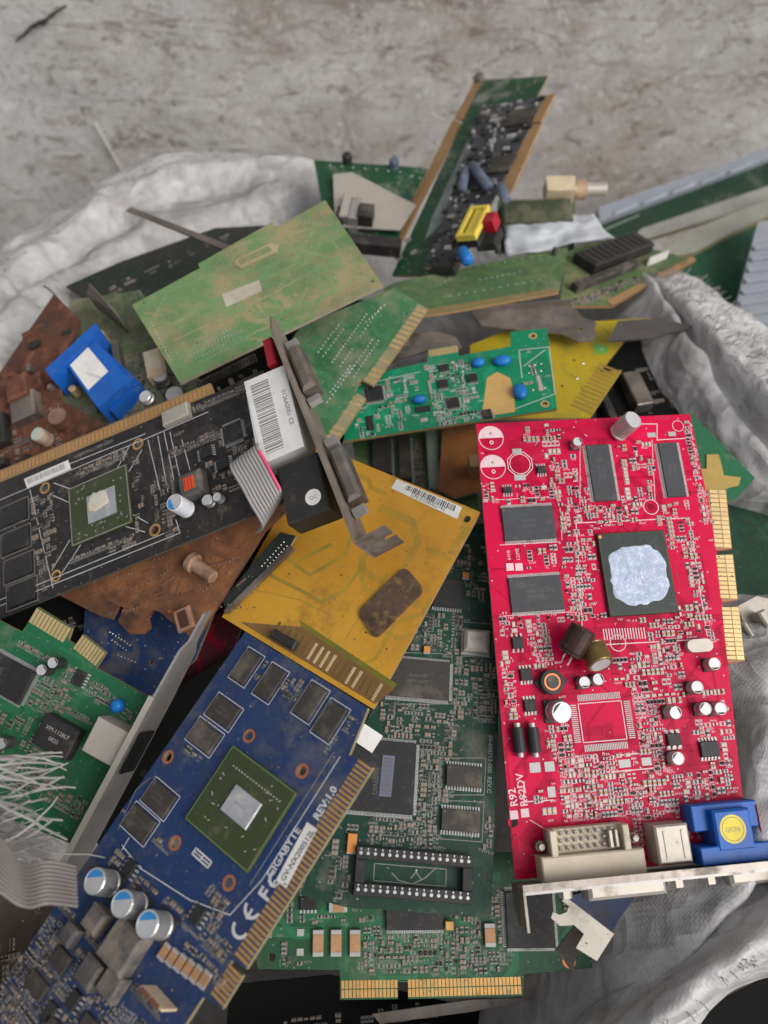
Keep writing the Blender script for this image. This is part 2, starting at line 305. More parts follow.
# ------------------------------------------------------------------ cards: a board lying in its own plane, with its parts
def inside(p, poly):
    c = False; n = len(poly)
    for i in range(n):
        (x1, y1), (x2, y2) = poly[i], poly[(i + 1) % n]
        if (y1 > p[1]) != (y2 > p[1]) and p[0] < (x2 - x1) * (p[1] - y1) / (y2 - y1) + x1: c = not c
    return c
CONTACT = {}
CARDS = []
class Card:
    """name, label, category; anchor pixel and its depth fix a point of the board's top face, lean = the tilt of its normal
    (degrees to the right, degrees up) from the line of sight, axis = two pixels that run along the board's x axis."""
    def __init__(s, name, label, cat, anchor, depth, lean, axis, group=None):
        nc = Vector((math.tan(math.radians(lean[0])), math.tan(math.radians(lean[1])), 1)).normalized()
        s.n = (RIGHT * nc.x + UPV * nc.y + BACK * nc.z).normalized()
        s.o = at(anchor[0], anchor[1], depth)
        a, b = s.hit(*axis[0]), s.hit(*axis[1])
        s.u = (b - a); s.u = (s.u - s.n * s.u.dot(s.n)).normalized(); s.v = s.n.cross(s.u)
        s.root = bpy.data.objects.new(name, None); COL.objects.link(s.root); s.root.empty_display_size = 0.01
        s.root.matrix_world = Matrix(((s.u.x, s.v.x, s.n.x, s.o.x), (s.u.y, s.v.y, s.n.y, s.o.y), (s.u.z, s.v.z, s.n.z, s.o.z), (0, 0, 0, 1)))
        tag(s.root, label, cat, group)
        s.occ = []; s.outline = []; s.name = name
        CARDS.append(s)
    def hit(s, px, py, h=0.0):
        r = ray(px, py); o = s.o + s.n * (h * 0.001)
        return CAM + r * ((o - CAM).dot(s.n) / r.dot(s.n))
    def L(s, px, py, h=0.0):                   # pixel -> board coordinates in mm
        d = s.hit(px, py, h) - s.o
        return (d.dot(s.u) * 1000, d.dot(s.v) * 1000)
    def rect(s, a, b, h=0.0):
        p, q = s.L(*a, h), s.L(*b, h)
        return min(p[0], q[0]), min(p[1], q[1]), max(p[0], q[0]), max(p[1], q[1])
    def keep(s, x0, y0, x1, y1, g=0.4): s.occ.append((x0 - g, y0 - g, x1 + g, y1 + g))
    def free(s, x0, y0, x1, y1):
        return not any(x0 < c and x1 > a and y0 < d and y1 > b for a, b, c, d in s.occ)
    def board(s, px, mt, holes=(), thick=1.6, edge='fr4', name='board', main=True, z=0.0):
        pts = [s.L(*p) for p in px]
        if sum(pts[i][0] * pts[(i + 1) % len(pts)][1] - pts[(i + 1) % len(pts)][0] * pts[i][1] for i in range(len(pts))) < 0: pts.reverse()
        if main: s.outline = pts
        hl = []
        for (x, y, r) in holes:
            c = s.L(x, y); hl.append([(c[0] + r * math.cos(2 * math.pi * i / 14), c[1] + r * math.sin(2 * math.pi * i / 14)) for i in range(14)])
            s.keep(c[0] - r - 1.2, c[1] - r - 1.2, c[0] + r + 1.2, c[1] + r + 1.2)
        mb = MB(); mb.prism(pts, z - thick, z, 0, 1, hl)
        return mb.build(name, [mt, edge], s.root)
    def rings(s, holes, mt='copper', w=0.9):
        for (x, y, r) in holes:
            c = s.L(x, y); mb = MB(); mb.ring(c[0], c[1], r, r + w, 0.04); mb.lathe([(r, -1.55), (r + 0.01, 0.03)], 0, 14, cx=c[0], cy=c[1])
            mb.f = [f for f in mb.f if len(f) == 4]; mb.m = [0] * len(mb.f); mb.build('hole_ring', [mt], s.root)
    def box(s, name, a, b, z0, z1, mt, bev=0.3, parent=None, label=None, keep=True):
        x0, y0, x1, y1 = s.rect(a, b, z1); mb = MB(); mb.box(x0, y0, z0, x1, y1, z1, 0, bev)
        if keep: s.keep(x0, y0, x1, y1)
        return mb.build(name, [mt], parent or s.root, label=label), (x0, y0, x1, y1)
    def chip(s, a, b, h=1.1, pins='lr', pitch=0.65, mt='chip', txt=None, tsize=1.4, trot=0.0, name='chip', pl=1.1, tm='mark', c=None, wh=None, notch=True):
        if c is not None:
            p = s.L(*c, h); r = (p[0] - wh[0] / 2, p[1] - wh[1] / 2, p[0] + wh[0] / 2, p[1] + wh[1] / 2)
        else: r = s.rect(a, b, h)
        x0, y0, x1, y1 = r; mb = MB(); mb.box(x0, y0, 0.12, x1, y1, h, 0, min(0.22, h * 0.2))
        o = mb.build(name, [mt], s.root)
        g = pl if pins else 0.3; s.keep(x0 - g, y0 - g, x1 + g, y1 + g, 0.2)
        if pins:
            pb = MB(); sd = 'lrtb' if pins == 'q' else pins
            for e in sd:
                L = (y1 - y0) if e in 'lr' else (x1 - x0); k = max(2, int((L - 0.6) / pitch)); st = (L - 0.6) / k
                for i in range(k + 1):
                    t = 0.3 + st * i; w = pitch * 0.27
                    if e in 'lr':
                        y = y0 + t; X, d = (x0, -1) if e == 'l' else (x1, 1)
                        pb.box(X, y - w, 0.35, X + d * pl * 0.5, y + w, 0.55); pb.box(X + d * pl * 0.42, y - w, 0.04, X + d * pl, y + w, 0.22)
                        pb.flat([(X + d * pl * 0.2, y - w * 1.3), (X + d * pl * 1.3, y - w * 1.3), (X + d * pl * 1.3, y + w * 1.3), (X + d * pl * 0.2, y + w * 1.3)][::d], 0.035, 1)
                    else:
                        x = x0 + t; Y, d = (y0, -1) if e == 'b' else (y1, 1)
                        pb.box(x - w, Y, 0.35, x + w, Y + d * pl * 0.5, 0.55); pb.box(x - w, Y + d * pl * 0.42, 0.04, x + w, Y + d * pl, 0.22)
                        pb.flat([(x - w * 1.3, Y + d * pl * 0.2), (x + w * 1.3, Y + d * pl * 0.2), (x + w * 1.3, Y + d * pl * 1.3), (x - w * 1.3, Y + d * pl * 1.3)][::d], 0.035, 1)
            pb.build('pins', ['pin', 'pad'], o, 'stuff')
        if notch:
            nb = MB(); nb.disc(x0 + min(1.2, (x1 - x0) * 0.15), y1 - min(1.2, (y1 - y0) * 0.15), min(0.45, (x1 - x0) * 0.05), h + 0.012, 0, 10); nb.build('index_dot', ['mark'], o)
        if txt:
            lines = txt.split('|'); cx, cy = (x0 + x1) / 2, (y0 + y1) / 2
            for i, t in enumerate(lines):
                off = ((len(lines) - 1) / 2 - i) * tsize * 1.35 - tsize * 0.33
                d = Matrix.Rotation(trot, 2) @ Vector((0, off))
                q = link('marking', text_mesh(t, tsize, tm, 'CENTER'), o); q.location = ((cx + d.x) * 0.001, (cy + d.y) * 0.001, (h + 0.02) * 0.001); q.rotation_euler = (0, 0, trot)
        return o, r
    def text(s, t, px, size, rot=0.0, mt='silk', align='LEFT', bold=0.0, name='lettering', z=0.06, parent=None):
        p = s.L(*px, max(z, 0)); q = link(name, text_mesh(t, size, mt, align, bold), parent or s.root)
        q.location = (p[0] * 0.001, p[1] * 0.001, z * 0.001); q.rotation_euler = (0, 0, rot); return q
    def can(s, px, d, h, mark='blackmark', mang=0.0, lean=(0, 0), base=True, body='alu', top='alutop', name='capacitor'):
        """an upright electrolytic can standing at pixel px (its foot)."""
        p = s.L(*px); T = Matrix.Translation((p[0], p[1], 0)) @ Matrix.Rotation(math.radians(lean[0]), 4, 'Y') @ Matrix.Rotation(math.radians(lean[1]), 4, 'X')
        mb = MB(); mb.T = T; r = d / 2; b0 = 0.5 if base else 0.05
        mb.lathe([(r, b0), (r, b0 + 0.9), (r * 0.93, b0 + 1.2), (r * 0.93, b0 + 1.45), (r, b0 + 1.7), (r, h - 0.35), (r * 0.93, h), (r * 0.86, h), (r * 0.84, h - 0.12)], 0, 22, [0, 0, 0, 0, 0, 0, 1, 1, 1])
        o = mb.build(name, [body, top], s.root); s.keep(p[0] - r, p[1] - r, p[0] + r, p[1] + r)
        if base:
            bb = MB(); bb.T = T; bb.box(-r * 1.04, -r * 1.04, 0.05, r * 1.04, r * 1.04, 0.75, 0, 0.2); bb.build('base', ['blackpl'], o)
        if mark:
            kb = MB(); kb.T = T; kb.disc(0, 0, r * 0.83, h - 0.08, 0, 12, mang - (1.25 if mark == 'bluemark' else 0.85), mang + (1.25 if mark == 'bluemark' else 0.85)); kb.build('polarity_mark', [mark], o)
        return o
    def smds(s, a, b, n, pal='mix', size=1.0, silk='silk', seed=1, name='small_components', tidy=0.75, parent=None, region=None, clean=False):
        """clusters of chip resistors and capacitors, with their printed outlines, too small to pick apart."""
        R = random.Random(seed); x0, y0, x1, y1 = region or s.rect(a, b); mb = MB(); cnt = 0; tries = 0
        mats = ['pad', 'mlcc', 'resist', silk, 'chip', 'silkd', 'cream'] if clean else ['padd', 'mlccd', 'resist', 'silkd' if silk == 'silk' else silk, 'chipd', 'silkd', 'crumb']
        while cnt < n and tries < n * 14:
            tries += 1
            k = R.choice((1, 2, 2, 3, 3, 4, 5)); vert = R.random() < 0.5; w, h = (1.7, 0.9) if R.random() < 0.65 else (2.1, 1.25); w *= size; h *= size
            kind = R.choice(('c', 'c', 'r', 'r', 'e', 'n', 't')) if pal == 'mix' else R.choice(pal)
            gx, gy = (w + 0.9 * size, 0) if R.random() < 0.25 else (0, h + 0.62 * size)
            if vert: w, h = h, w; gx, gy = gy, gx
            cx, cy = R.uniform(x0, x1), R.uniform(y0, y1)
            cx, cy = round(cx / 0.6) * 0.6, round(cy / 0.6) * 0.6
            for i in range(k):
                X, Y = cx + gx * i, cy + gy * i
                if X + w / 2 > x1 or Y + h / 2 > y1: break
                bx = (X - w / 2 - 0.22, Y - h / 2 - 0.22, X + w / 2 + 0.22, Y + h / 2 + 0.22)
                if not s.free(*bx) or not all(inside(q, s.outline) for q in ((bx[0], bx[1]), (bx[2], bx[1]), (bx[2], bx[3]), (bx[0], bx[3]))): break
                s.occ.append(bx); cnt += 1; e = 0.28
                old = mb.T
                if R.random() > tidy:
                    mb.T = Matrix.Translation((X, Y, 0)) @ Matrix.Rotation(R.uniform(-0.06, 0.06), 4, 'Z') @ Matrix.Translation((-X, -Y, 0))
                if not vert: A = ((X - w / 2, Y - h / 2, X - w / 2 + w * e, Y + h / 2), (X + w / 2 - w * e, Y - h / 2, X + w / 2, Y + h / 2)); Bd = (X - w / 2 + w * e, Y - h / 2, X + w / 2 - w * e, Y + h / 2)
                else: A = ((X - w / 2, Y - h / 2, X + w / 2, Y - h / 2 + h * e), (X - w / 2, Y + h / 2 - h * e, X + w / 2, Y + h / 2)); Bd = (X - w / 2, Y - h / 2 + h * e, X + w / 2, Y + h / 2 - h * e)
                hz = 0.85 * size if kind == 'c' else 0.5 * size
                if kind == 'e':                 # bare pads
                    for q in A: mb.box(q[0], q[1], 0.02, q[2], q[3], 0.12, 0)
                elif kind == 't':               # three-legged transistor
                    mb.box(X - w * 0.4, Y - h * 0.36, 0.1, X + w * 0.4, Y + h * 0.36, 0.95 * size, 4, 0.12)
                    for q in A: mb.box(q[0], q[1], 0.03, q[2], q[3], 0.22, 0)
                else:
                    for q in A: mb.box(q[0], q[1], 0.03, q[2], q[3], hz, 0)
                    mb.box(Bd[0], Bd[1], 0.05, Bd[2], Bd[3], hz - 0.02, 1 if kind == 'c' else 2 if kind == 'r' else 6)
                if R.random() < 0.8: mb.frame(X - w / 2 - 0.16, Y - h / 2 - 0.16, X + w / 2 + 0.16, Y + h / 2 + 0.16, 0.17, 0.05, 3)
                mb.T = old
            if R.random() < 0.4:                # reference designator, a few strokes of ink
                for q in range(R.choice((2, 3, 4))):
                    X, Y = cx + q * 0.75 - 0.6, cy - 1.5
                    if s.free(X - 0.3, Y - 0.4, X + 0.3, Y + 0.4) and inside((X, Y), s.outline):
                        mb.line((X, Y - 0.38), (X, Y + 0.38), 0.16, 0.05, 3)
                        mb.line((X, Y + R.choice((-.35, 0, .35))), (X + 0.42, Y + R.choice((-.35, 0, .35))), 0.16, 0.05, 3)
        if mb.v: return mb.build(name, mats, parent or s.root, 'stuff')
    def traces(s, n, mt, a=None, b=None, w=0.28, seed=3, bundle=(2, 6), seg=(4, 18), pitch=0.62, name='traces', z=0.025):
        R = random.Random(seed); mb = MB()
        xs = [p[0] for p in s.outline]; ys = [p[1] for p in s.outline]
        x0, y0, x1, y1 = s.rect(a, b) if a else (min(xs), min(ys), max(xs), max(ys))
        D = [(1, 0), (.7071, .7071), (0, 1), (-.7071, .7071), (-1, 0), (-.7071, -.7071), (0, -1), (.7071, -.7071)]
        for _ in range(n):
            k = R.randint(*bundle); d = R.choice((0, 2, 4, 6)); P = Vector((R.uniform(x0, x1), R.uniform(y0, y1)))
            path = [P.copy()]
            for q in range(R.randint(2, 5)):
                P = P + Vector(D[d]) * R.uniform(*seg); path.append(P.copy()); d = (d + R.choice((-1, 1))) % 8
            for i in range(k):
                off = []
                for j, p in enumerate(path):
                    t = (path[min(j + 1, len(path) - 1)] - path[max(j - 1, 0)]).normalized()
                    off.append(p + Vector((-t.y, t.x)) * (i * pitch))
                zz = z + 0.0006 * ((_ * 7 + i) % 12)
                for p, q in zip(off, off[1:]):
                    if inside(p, s.outline) and inside(q, s.outline): mb.line(p, q, w, zz)
                    else: break
                if inside(off[0], s.outline) and R.random() < 0.6: mb.disc(off[0].x, off[0].y, 0.42, z + 0.012, 0, 8)
        if mb.v: return mb.build(name, [mt], s.root, 'stuff')
    def vias(s, n, mt='pad', seed=5, r=0.32, a=None, b=None, name='plated_holes'):
        R = random.Random(seed); mb = MB(); xs = [p[0] for p in s.outline]; ys = [p[1] for p in s.outline]
        x0, y0, x1, y1 = s.rect(a, b) if a else (min(xs), min(ys), max(xs), max(ys))
        for _ in range(n):
            p = (R.uniform(x0, x1), R.uniform(y0, y1))
            if inside(p, s.outline) and s.free(p[0] - r, p[1] - r, p[0] + r, p[1] + r): mb.disc(p[0], p[1], r, 0.04, 0, 8)
        if mb.v: return mb.build(name, [mt], s.root, 'stuff')
    def ink(s, lines, w=0.22, mt='silk', z=0.055, name='printed_lines'):
        mb = MB()
        for seq in lines:
            P = [s.L(*p) for p in seq]
            for i, (p, q) in enumerate(zip(P, P[1:])): mb.line(p, q, w, z + 0.0005 * i)
        return mb.build(name, [mt], s.root, 'stuff')
    def contacts(s, p0, p1, n, length, side, mt='gold', fill=0.68, z=0.05, name='gold_contact', inset=0.5, skip=(), only=None):
        """a row of edge contacts along the board edge from pixel p0 to p1, reaching length mm inwards (side = +1 / -1: left / right of p0 -> p1)."""
        a, b = Vector(s.L(*p0)), Vector(s.L(*p1)); d = (b - a); st = d.length / n; t = d.normalized(); nr = Vector((-t.y, t.x)) * side
        w = st * fill; key = (round(w, 2), round(length, 2), mt)
        if key not in CONTACT:
            mb = MB(); mb.box(-w / 2, 0, 0.0, w / 2, length, 0.05, 0, 0.02); o = mb.build('contact_proto', [mt]); CONTACT[key] = o.data; bpy.data.objects.remove(o)
        ang = math.atan2(nr.y, nr.x) - math.pi / 2
        for i in range(n):
            if i in skip or (only is not None and i not in only): continue
            c = a + t * (st * (i + 0.5)) + nr * inset
            o = link(name, CONTACT[key], s.root); o.location = (c.x * 0.001, c.y * 0.001, z * 0.001); o.rotation_euler = (0, 0, ang)
    def domes(s, rows, r=0.55, mt='solder', name='solder_points', h=0.45):
        """rows of solder points: (pixel a, pixel b, count)."""
        mb = MB()
        for a, b, k in rows:
            p, q = Vector(s.L(*a)), Vector(s.L(*b))
            for i in range(k):
                c = p.lerp(q, i / max(1, k - 1)); mb.lathe([(r, 0.02), (r * 0.75, h * 0.6), (r * 0.2, h)], 0, 7, cx=c.x + RND.uniform(-.06, .06), cy=c.y + RND.uniform(-.06, .06))
        return mb.build(name, [mt], s.root, 'stuff')
    def specks(s, dens=0.03, seed=1):
        R = random.Random(seed); mb = MB(); xs = [p[0] for p in s.outline]; ys = [p[1] for p in s.outline]; x0, x1, y0, y1 = min(xs), max(xs), min(ys), max(ys)
        for _ in range(min(900, int((x1 - x0) * (y1 - y0) * dens))):
            x, y = R.uniform(x0, x1), R.uniform(y0, y1)
            if not inside((x, y), s.outline): continue
            r = R.choice((.12, .16, .2, .25, .4)); k = R.choice((4, 5, 6)); a0 = R.uniform(0, 6); q = R.uniform(.4, 1); th = R.uniform(0, 6)
            pts = []
            for i in range(k):
                a = a0 + 6.283 * i / k; rr = r * R.uniform(.6, 1.3); px, py = rr * math.cos(a), rr * math.sin(a) * q; pts.append((x + px * math.cos(th) - py * math.sin(th), y + px * math.sin(th) + py * math.cos(th)))
            mb.prism(pts, .02, R.uniform(.1, .35), R.choice((0, 0, 1, 2)))
        if mb.v: mb.build('dirt_specks', ['crumb', 'crumbd', 'silkd'], s.root, 'stuff')
    def barcode(s, quad, h=0.12, z=0.0, parent=None, rows=None, name='label', seed=2, along='x', txt=None, inkm='ink', region=(0.08, 0.42, 0.92, 0.88), tsize=None, tpos=(0.5, 0.12), mt='paper'):
        """a paper label with a printed bar code; quad = its top-left, top-right, bottom-right, bottom-left pixels."""
        P = [Vector(s.L(*p, z + h)) for p in quad]; mb = MB(); pts = [tuple(p) for p in P]
        if sum(pts[i][0] * pts[(i + 1) % 4][1] - pts[(i + 1) % 4][0] * pts[i][1] for i in range(4)) < 0: pts.reverse()
        mb.prism(pts, z, z + h); o = mb.build(name, [mt], parent or s.root)
        f = lambda a, b: P[3].lerp(P[2], a).lerp(P[0].lerp(P[1], a), b)
        R = random.Random(seed); bb = MB(); x = region[0] if along == 'x' else region[1]; e = region[2] if along == 'x' else region[3]
        while x < e:
            w = R.choice((0.008, 0.012, 0.02)); q = min(e, x + w)
            c = [f(x, region[1]), f(q, region[1]), f(q, region[3]), f(x, region[3])] if along == 'x' else [f(region[0], x), f(region[2], x), f(region[2], q), f(region[0], q)]
            bb.flat([tuple(p) for p in c], z + h + 0.02); x = q + R.choice((0.007, 0.01, 0.016))
        bb.build('bar_code', [inkm], o, 'stuff')
        if txt:
            d = (P[1] - P[0]) if along == 'x' else (P[0] - P[3]); ang = math.atan2(d.y, d.x)
            if along != 'x': ang += math.pi
            c = f(*tpos); q = link('lettering', text_mesh(txt, tsize, 'ink', 'CENTER'), o); q.location = (c.x * 0.001, c.y * 0.001, (z + h + 0.03) * 0.001); q.rotation_euler = (0, 0, ang)
        s.keep(min(p[0] for p in pts), min(p[1] for p in pts), max(p[0] for p in pts), max(p[1] for p in pts))
        return o
    def sheet(s, pts, mt, name, parent=None, t=0.9, label=None):
        """a flat metal sheet; pts in board mm (x, y, z) of one planar face, thickened by t along its normal."""
        P = [Vector(p) for p in pts]; nn = (P[1] - P[0]).cross(P[2] - P[0]).normalized() * t; n = len(P)
        tr = tessellate_polygon([P]); mb = MB(); vs = [tuple(p) for p in P] + [tuple(p + nn) for p in P]
        fs = [tuple(f) for f in tr] + [tuple(n + i for i in reversed(f)) for f in tr] + [(i, (i + 1) % n, n + (i + 1) % n, n + i) for i in range(n)]
        mb.add(vs, fs); o = mb.build(name, [mt], parent or s.root, label=label)
        bm = bmesh.new(); bm.from_mesh(o.data); bmesh.ops.recalc_face_normals(bm, faces=bm.faces); bm.to_mesh(o.data); bm.free(); return o

# ------------------------------------------------------------------ the setting: wall and floor
def wall_material():
    m = bpy.data.materials.new('stained concrete plaster'); m.use_nodes = True; nt = m.node_tree; n = nt.nodes; l = nt.links; b = n['Principled BSDF']
    b.inputs['Roughness'].default_value = 0.9; b.inputs['Specular IOR Level'].default_value = 0.25
    tc = n.new('ShaderNodeTexCoord')
    def nz(scale, det, rg, stretch=(1, 1, 1), rot=0.0, dist=0.0):
        mp = n.new('ShaderNodeMapping'); mp.inputs['Scale'].default_value = stretch; mp.inputs['Rotation'].default_value = (0, rot, 0)
        l.new(tc.outputs['Object'], mp.inputs['Vector'])
        t = n.new('ShaderNodeTexNoise'); t.inputs['Scale'].default_value = scale; t.inputs['Detail'].default_value = det; t.inputs['Roughness'].default_value = rg; t.inputs['Distortion'].default_value = dist
        l.new(mp.outputs[0], t.inputs['Vector']); return t.outputs['Fac']
    def ramp(f, a, c):
        r = n.new('ShaderNodeMapRange'); r.inputs['From Min'].default_value = a; r.inputs['From Max'].default_value = c; l.new(f, r.inputs['Value']); return r.outputs[0]
    cur = n.new('ShaderNodeRGB'); cur.outputs[0].default_value = (0.75, 0.73, 0.71, 1); cur = cur.outputs[0]
    def mix(f, c, amt):
        nonlocal cur
        mm = n.new('ShaderNodeMath'); mm.operation = 'MULTIPLY'; mm.inputs[1].default_value = amt; l.new(f, mm.inputs[0])
        x = n.new('ShaderNodeMix'); x.data_type = 'RGBA'; l.new(mm.outputs[0], x.inputs['Factor']); l.new(cur, x.inputs['A']); x.inputs['B'].default_value = (*c, 1); cur = x.outputs['Result']
    mix(ramp(nz(3.2, 5, 0.6), 0.42, 0.64), (0.60, 0.59, 0.58), 0.9)
    mix(ramp(nz(1.7, 6, 0.65), 0.50, 0.68), (0.47, 0.385, 0.31), 0.6)
    mix(ramp(nz(7, 9, 0.75, (1, 1, 1.3), 0.5, 0.8), 0.47, 0.66), (0.78, 0.755, 0.72), 0.85)
    mix(ramp(nz(11, 10, 0.8, (1, 1, 1.5), 0.5, 1.5), 0.52, 0.62), (0.36, 0.27, 0.20), 0.55)
    mix(ramp(nz(46, 8, 0.8, (0.8, 1, 1.5), 0.5, 1.0), 0.54, 0.61), (0.26, 0.20, 0.155), 0.75)
    mix(ramp(nz(150, 5, 0.8), 0.57, 0.67), (0.24, 0.20, 0.165), 0.6)
    mix(ramp(nz(30, 7, 0.7, (0.22, 1, 3.2), 0.62, 0.5), 0.58, 0.66), (0.27, 0.21, 0.165), 0.6)
    mix(ramp(nz(120, 5, 0.7, (1, 1, 1), 1.0), 0.55, 0.66), (0.84, 0.82, 0.79), 0.7)
    l.new(cur, b.inputs['Base Color'])
    bp = n.new('ShaderNodeBump'); bp.inputs['Strength'].default_value = 1.0; bp.inputs['Distance'].default_value = 0.008
    l.new(nz(60, 10, 0.8, (1, 1, 1.3), 0.5, 0.4), bp.inputs['Height']); l.new(bp.outputs[0], b.inputs['Normal'])
    return m
def relief_sheet(name, org, ux, uy, nu, nv, mt, amp, freq):
    mb = MB(); nrm = ux.cross(uy).normalized(); vs = []; fs = []
    for j in range(nv + 1):
        for i in range(nu + 1):
            p = org + ux * (i / nu) + uy * (j / nv); h = noise.fractal(p * freq, 0.9, 2.1, 5) * amp; vs.append(tuple(p + nrm * h))
    for j in range(nv):
        for i in range(nu):
            a = j * (nu + 1) + i; fs.append((a, a + 1, a + nu + 2, a + nu + 1))
    mb.add(vs, fs); o = mb.build(name, [mt], None, 'structure', smooth=True, scale=1.0); return o
MWALL = wall_material()
wall = relief_sheet('wall', Vector((-1.4, 0.72, 0)), Vector((2.8, 0, 0)), Vector((0, 0, 1.6)), 280, 160, MWALL, 0.0028, 14)
wall['label'] = 'stained rough grey concrete wall behind the heap'
MFLOOR = mat('dark dirty floor', (0.035, 0.032, 0.030), 0.85, var=(12, 0.6, (0.02, 0.018, 0.017)), dust=(0.2, '57504a', 18), bump=(90, 0.5))
floor = relief_sheet('floor', Vector((-1.4, -1.2, 0)), Vector((2.8, 0, 0)), Vector((0, 1.96, 0)), 60, 50, MFLOOR, 0.002, 10)
# scratches and the dark chip mark in the plaster
def wall_mark(name, pts, w, mt, label):
    P = []
    for (px, py) in pts:
        r = ray(px, py); t = (0.7165 - CAM.y) / r.y; P.append(CAM + r * t)
    mb = MB(); mb.tube([p * 1000 for p in P], w, 0, 6); o = mb.build(name, [mt], wall); o['label'] = label
for pts_, w_ in (([(16, 41), (22, 36), (27, 33)], 1.0), ([(24, 35), (31, 27), (36, 24)], 1.3), ([(33, 27), (40, 22), (47, 20)], 1.5), ([(45, 21), (51, 15), (56, 12)], 1.2), ([(54, 14), (60, 9), (66, 6)], .9), ([(40, 25), (46, 24)], .6), ([(55, 10), (58, 6)], .5)):
    wall_mark('scrape', pts_, w_, mat('dark wall scrape', (0.045, 0.035, 0.03), 0.9), 'part of a short dark scrape on the plaster')
wall_mark('scratch', [(94, 122), (108, 146), (122, 170)], 1.0, mat('pale wall scratch', (0.52, 0.49, 0.46), 0.9), 'pale thin scratch on the plaster')

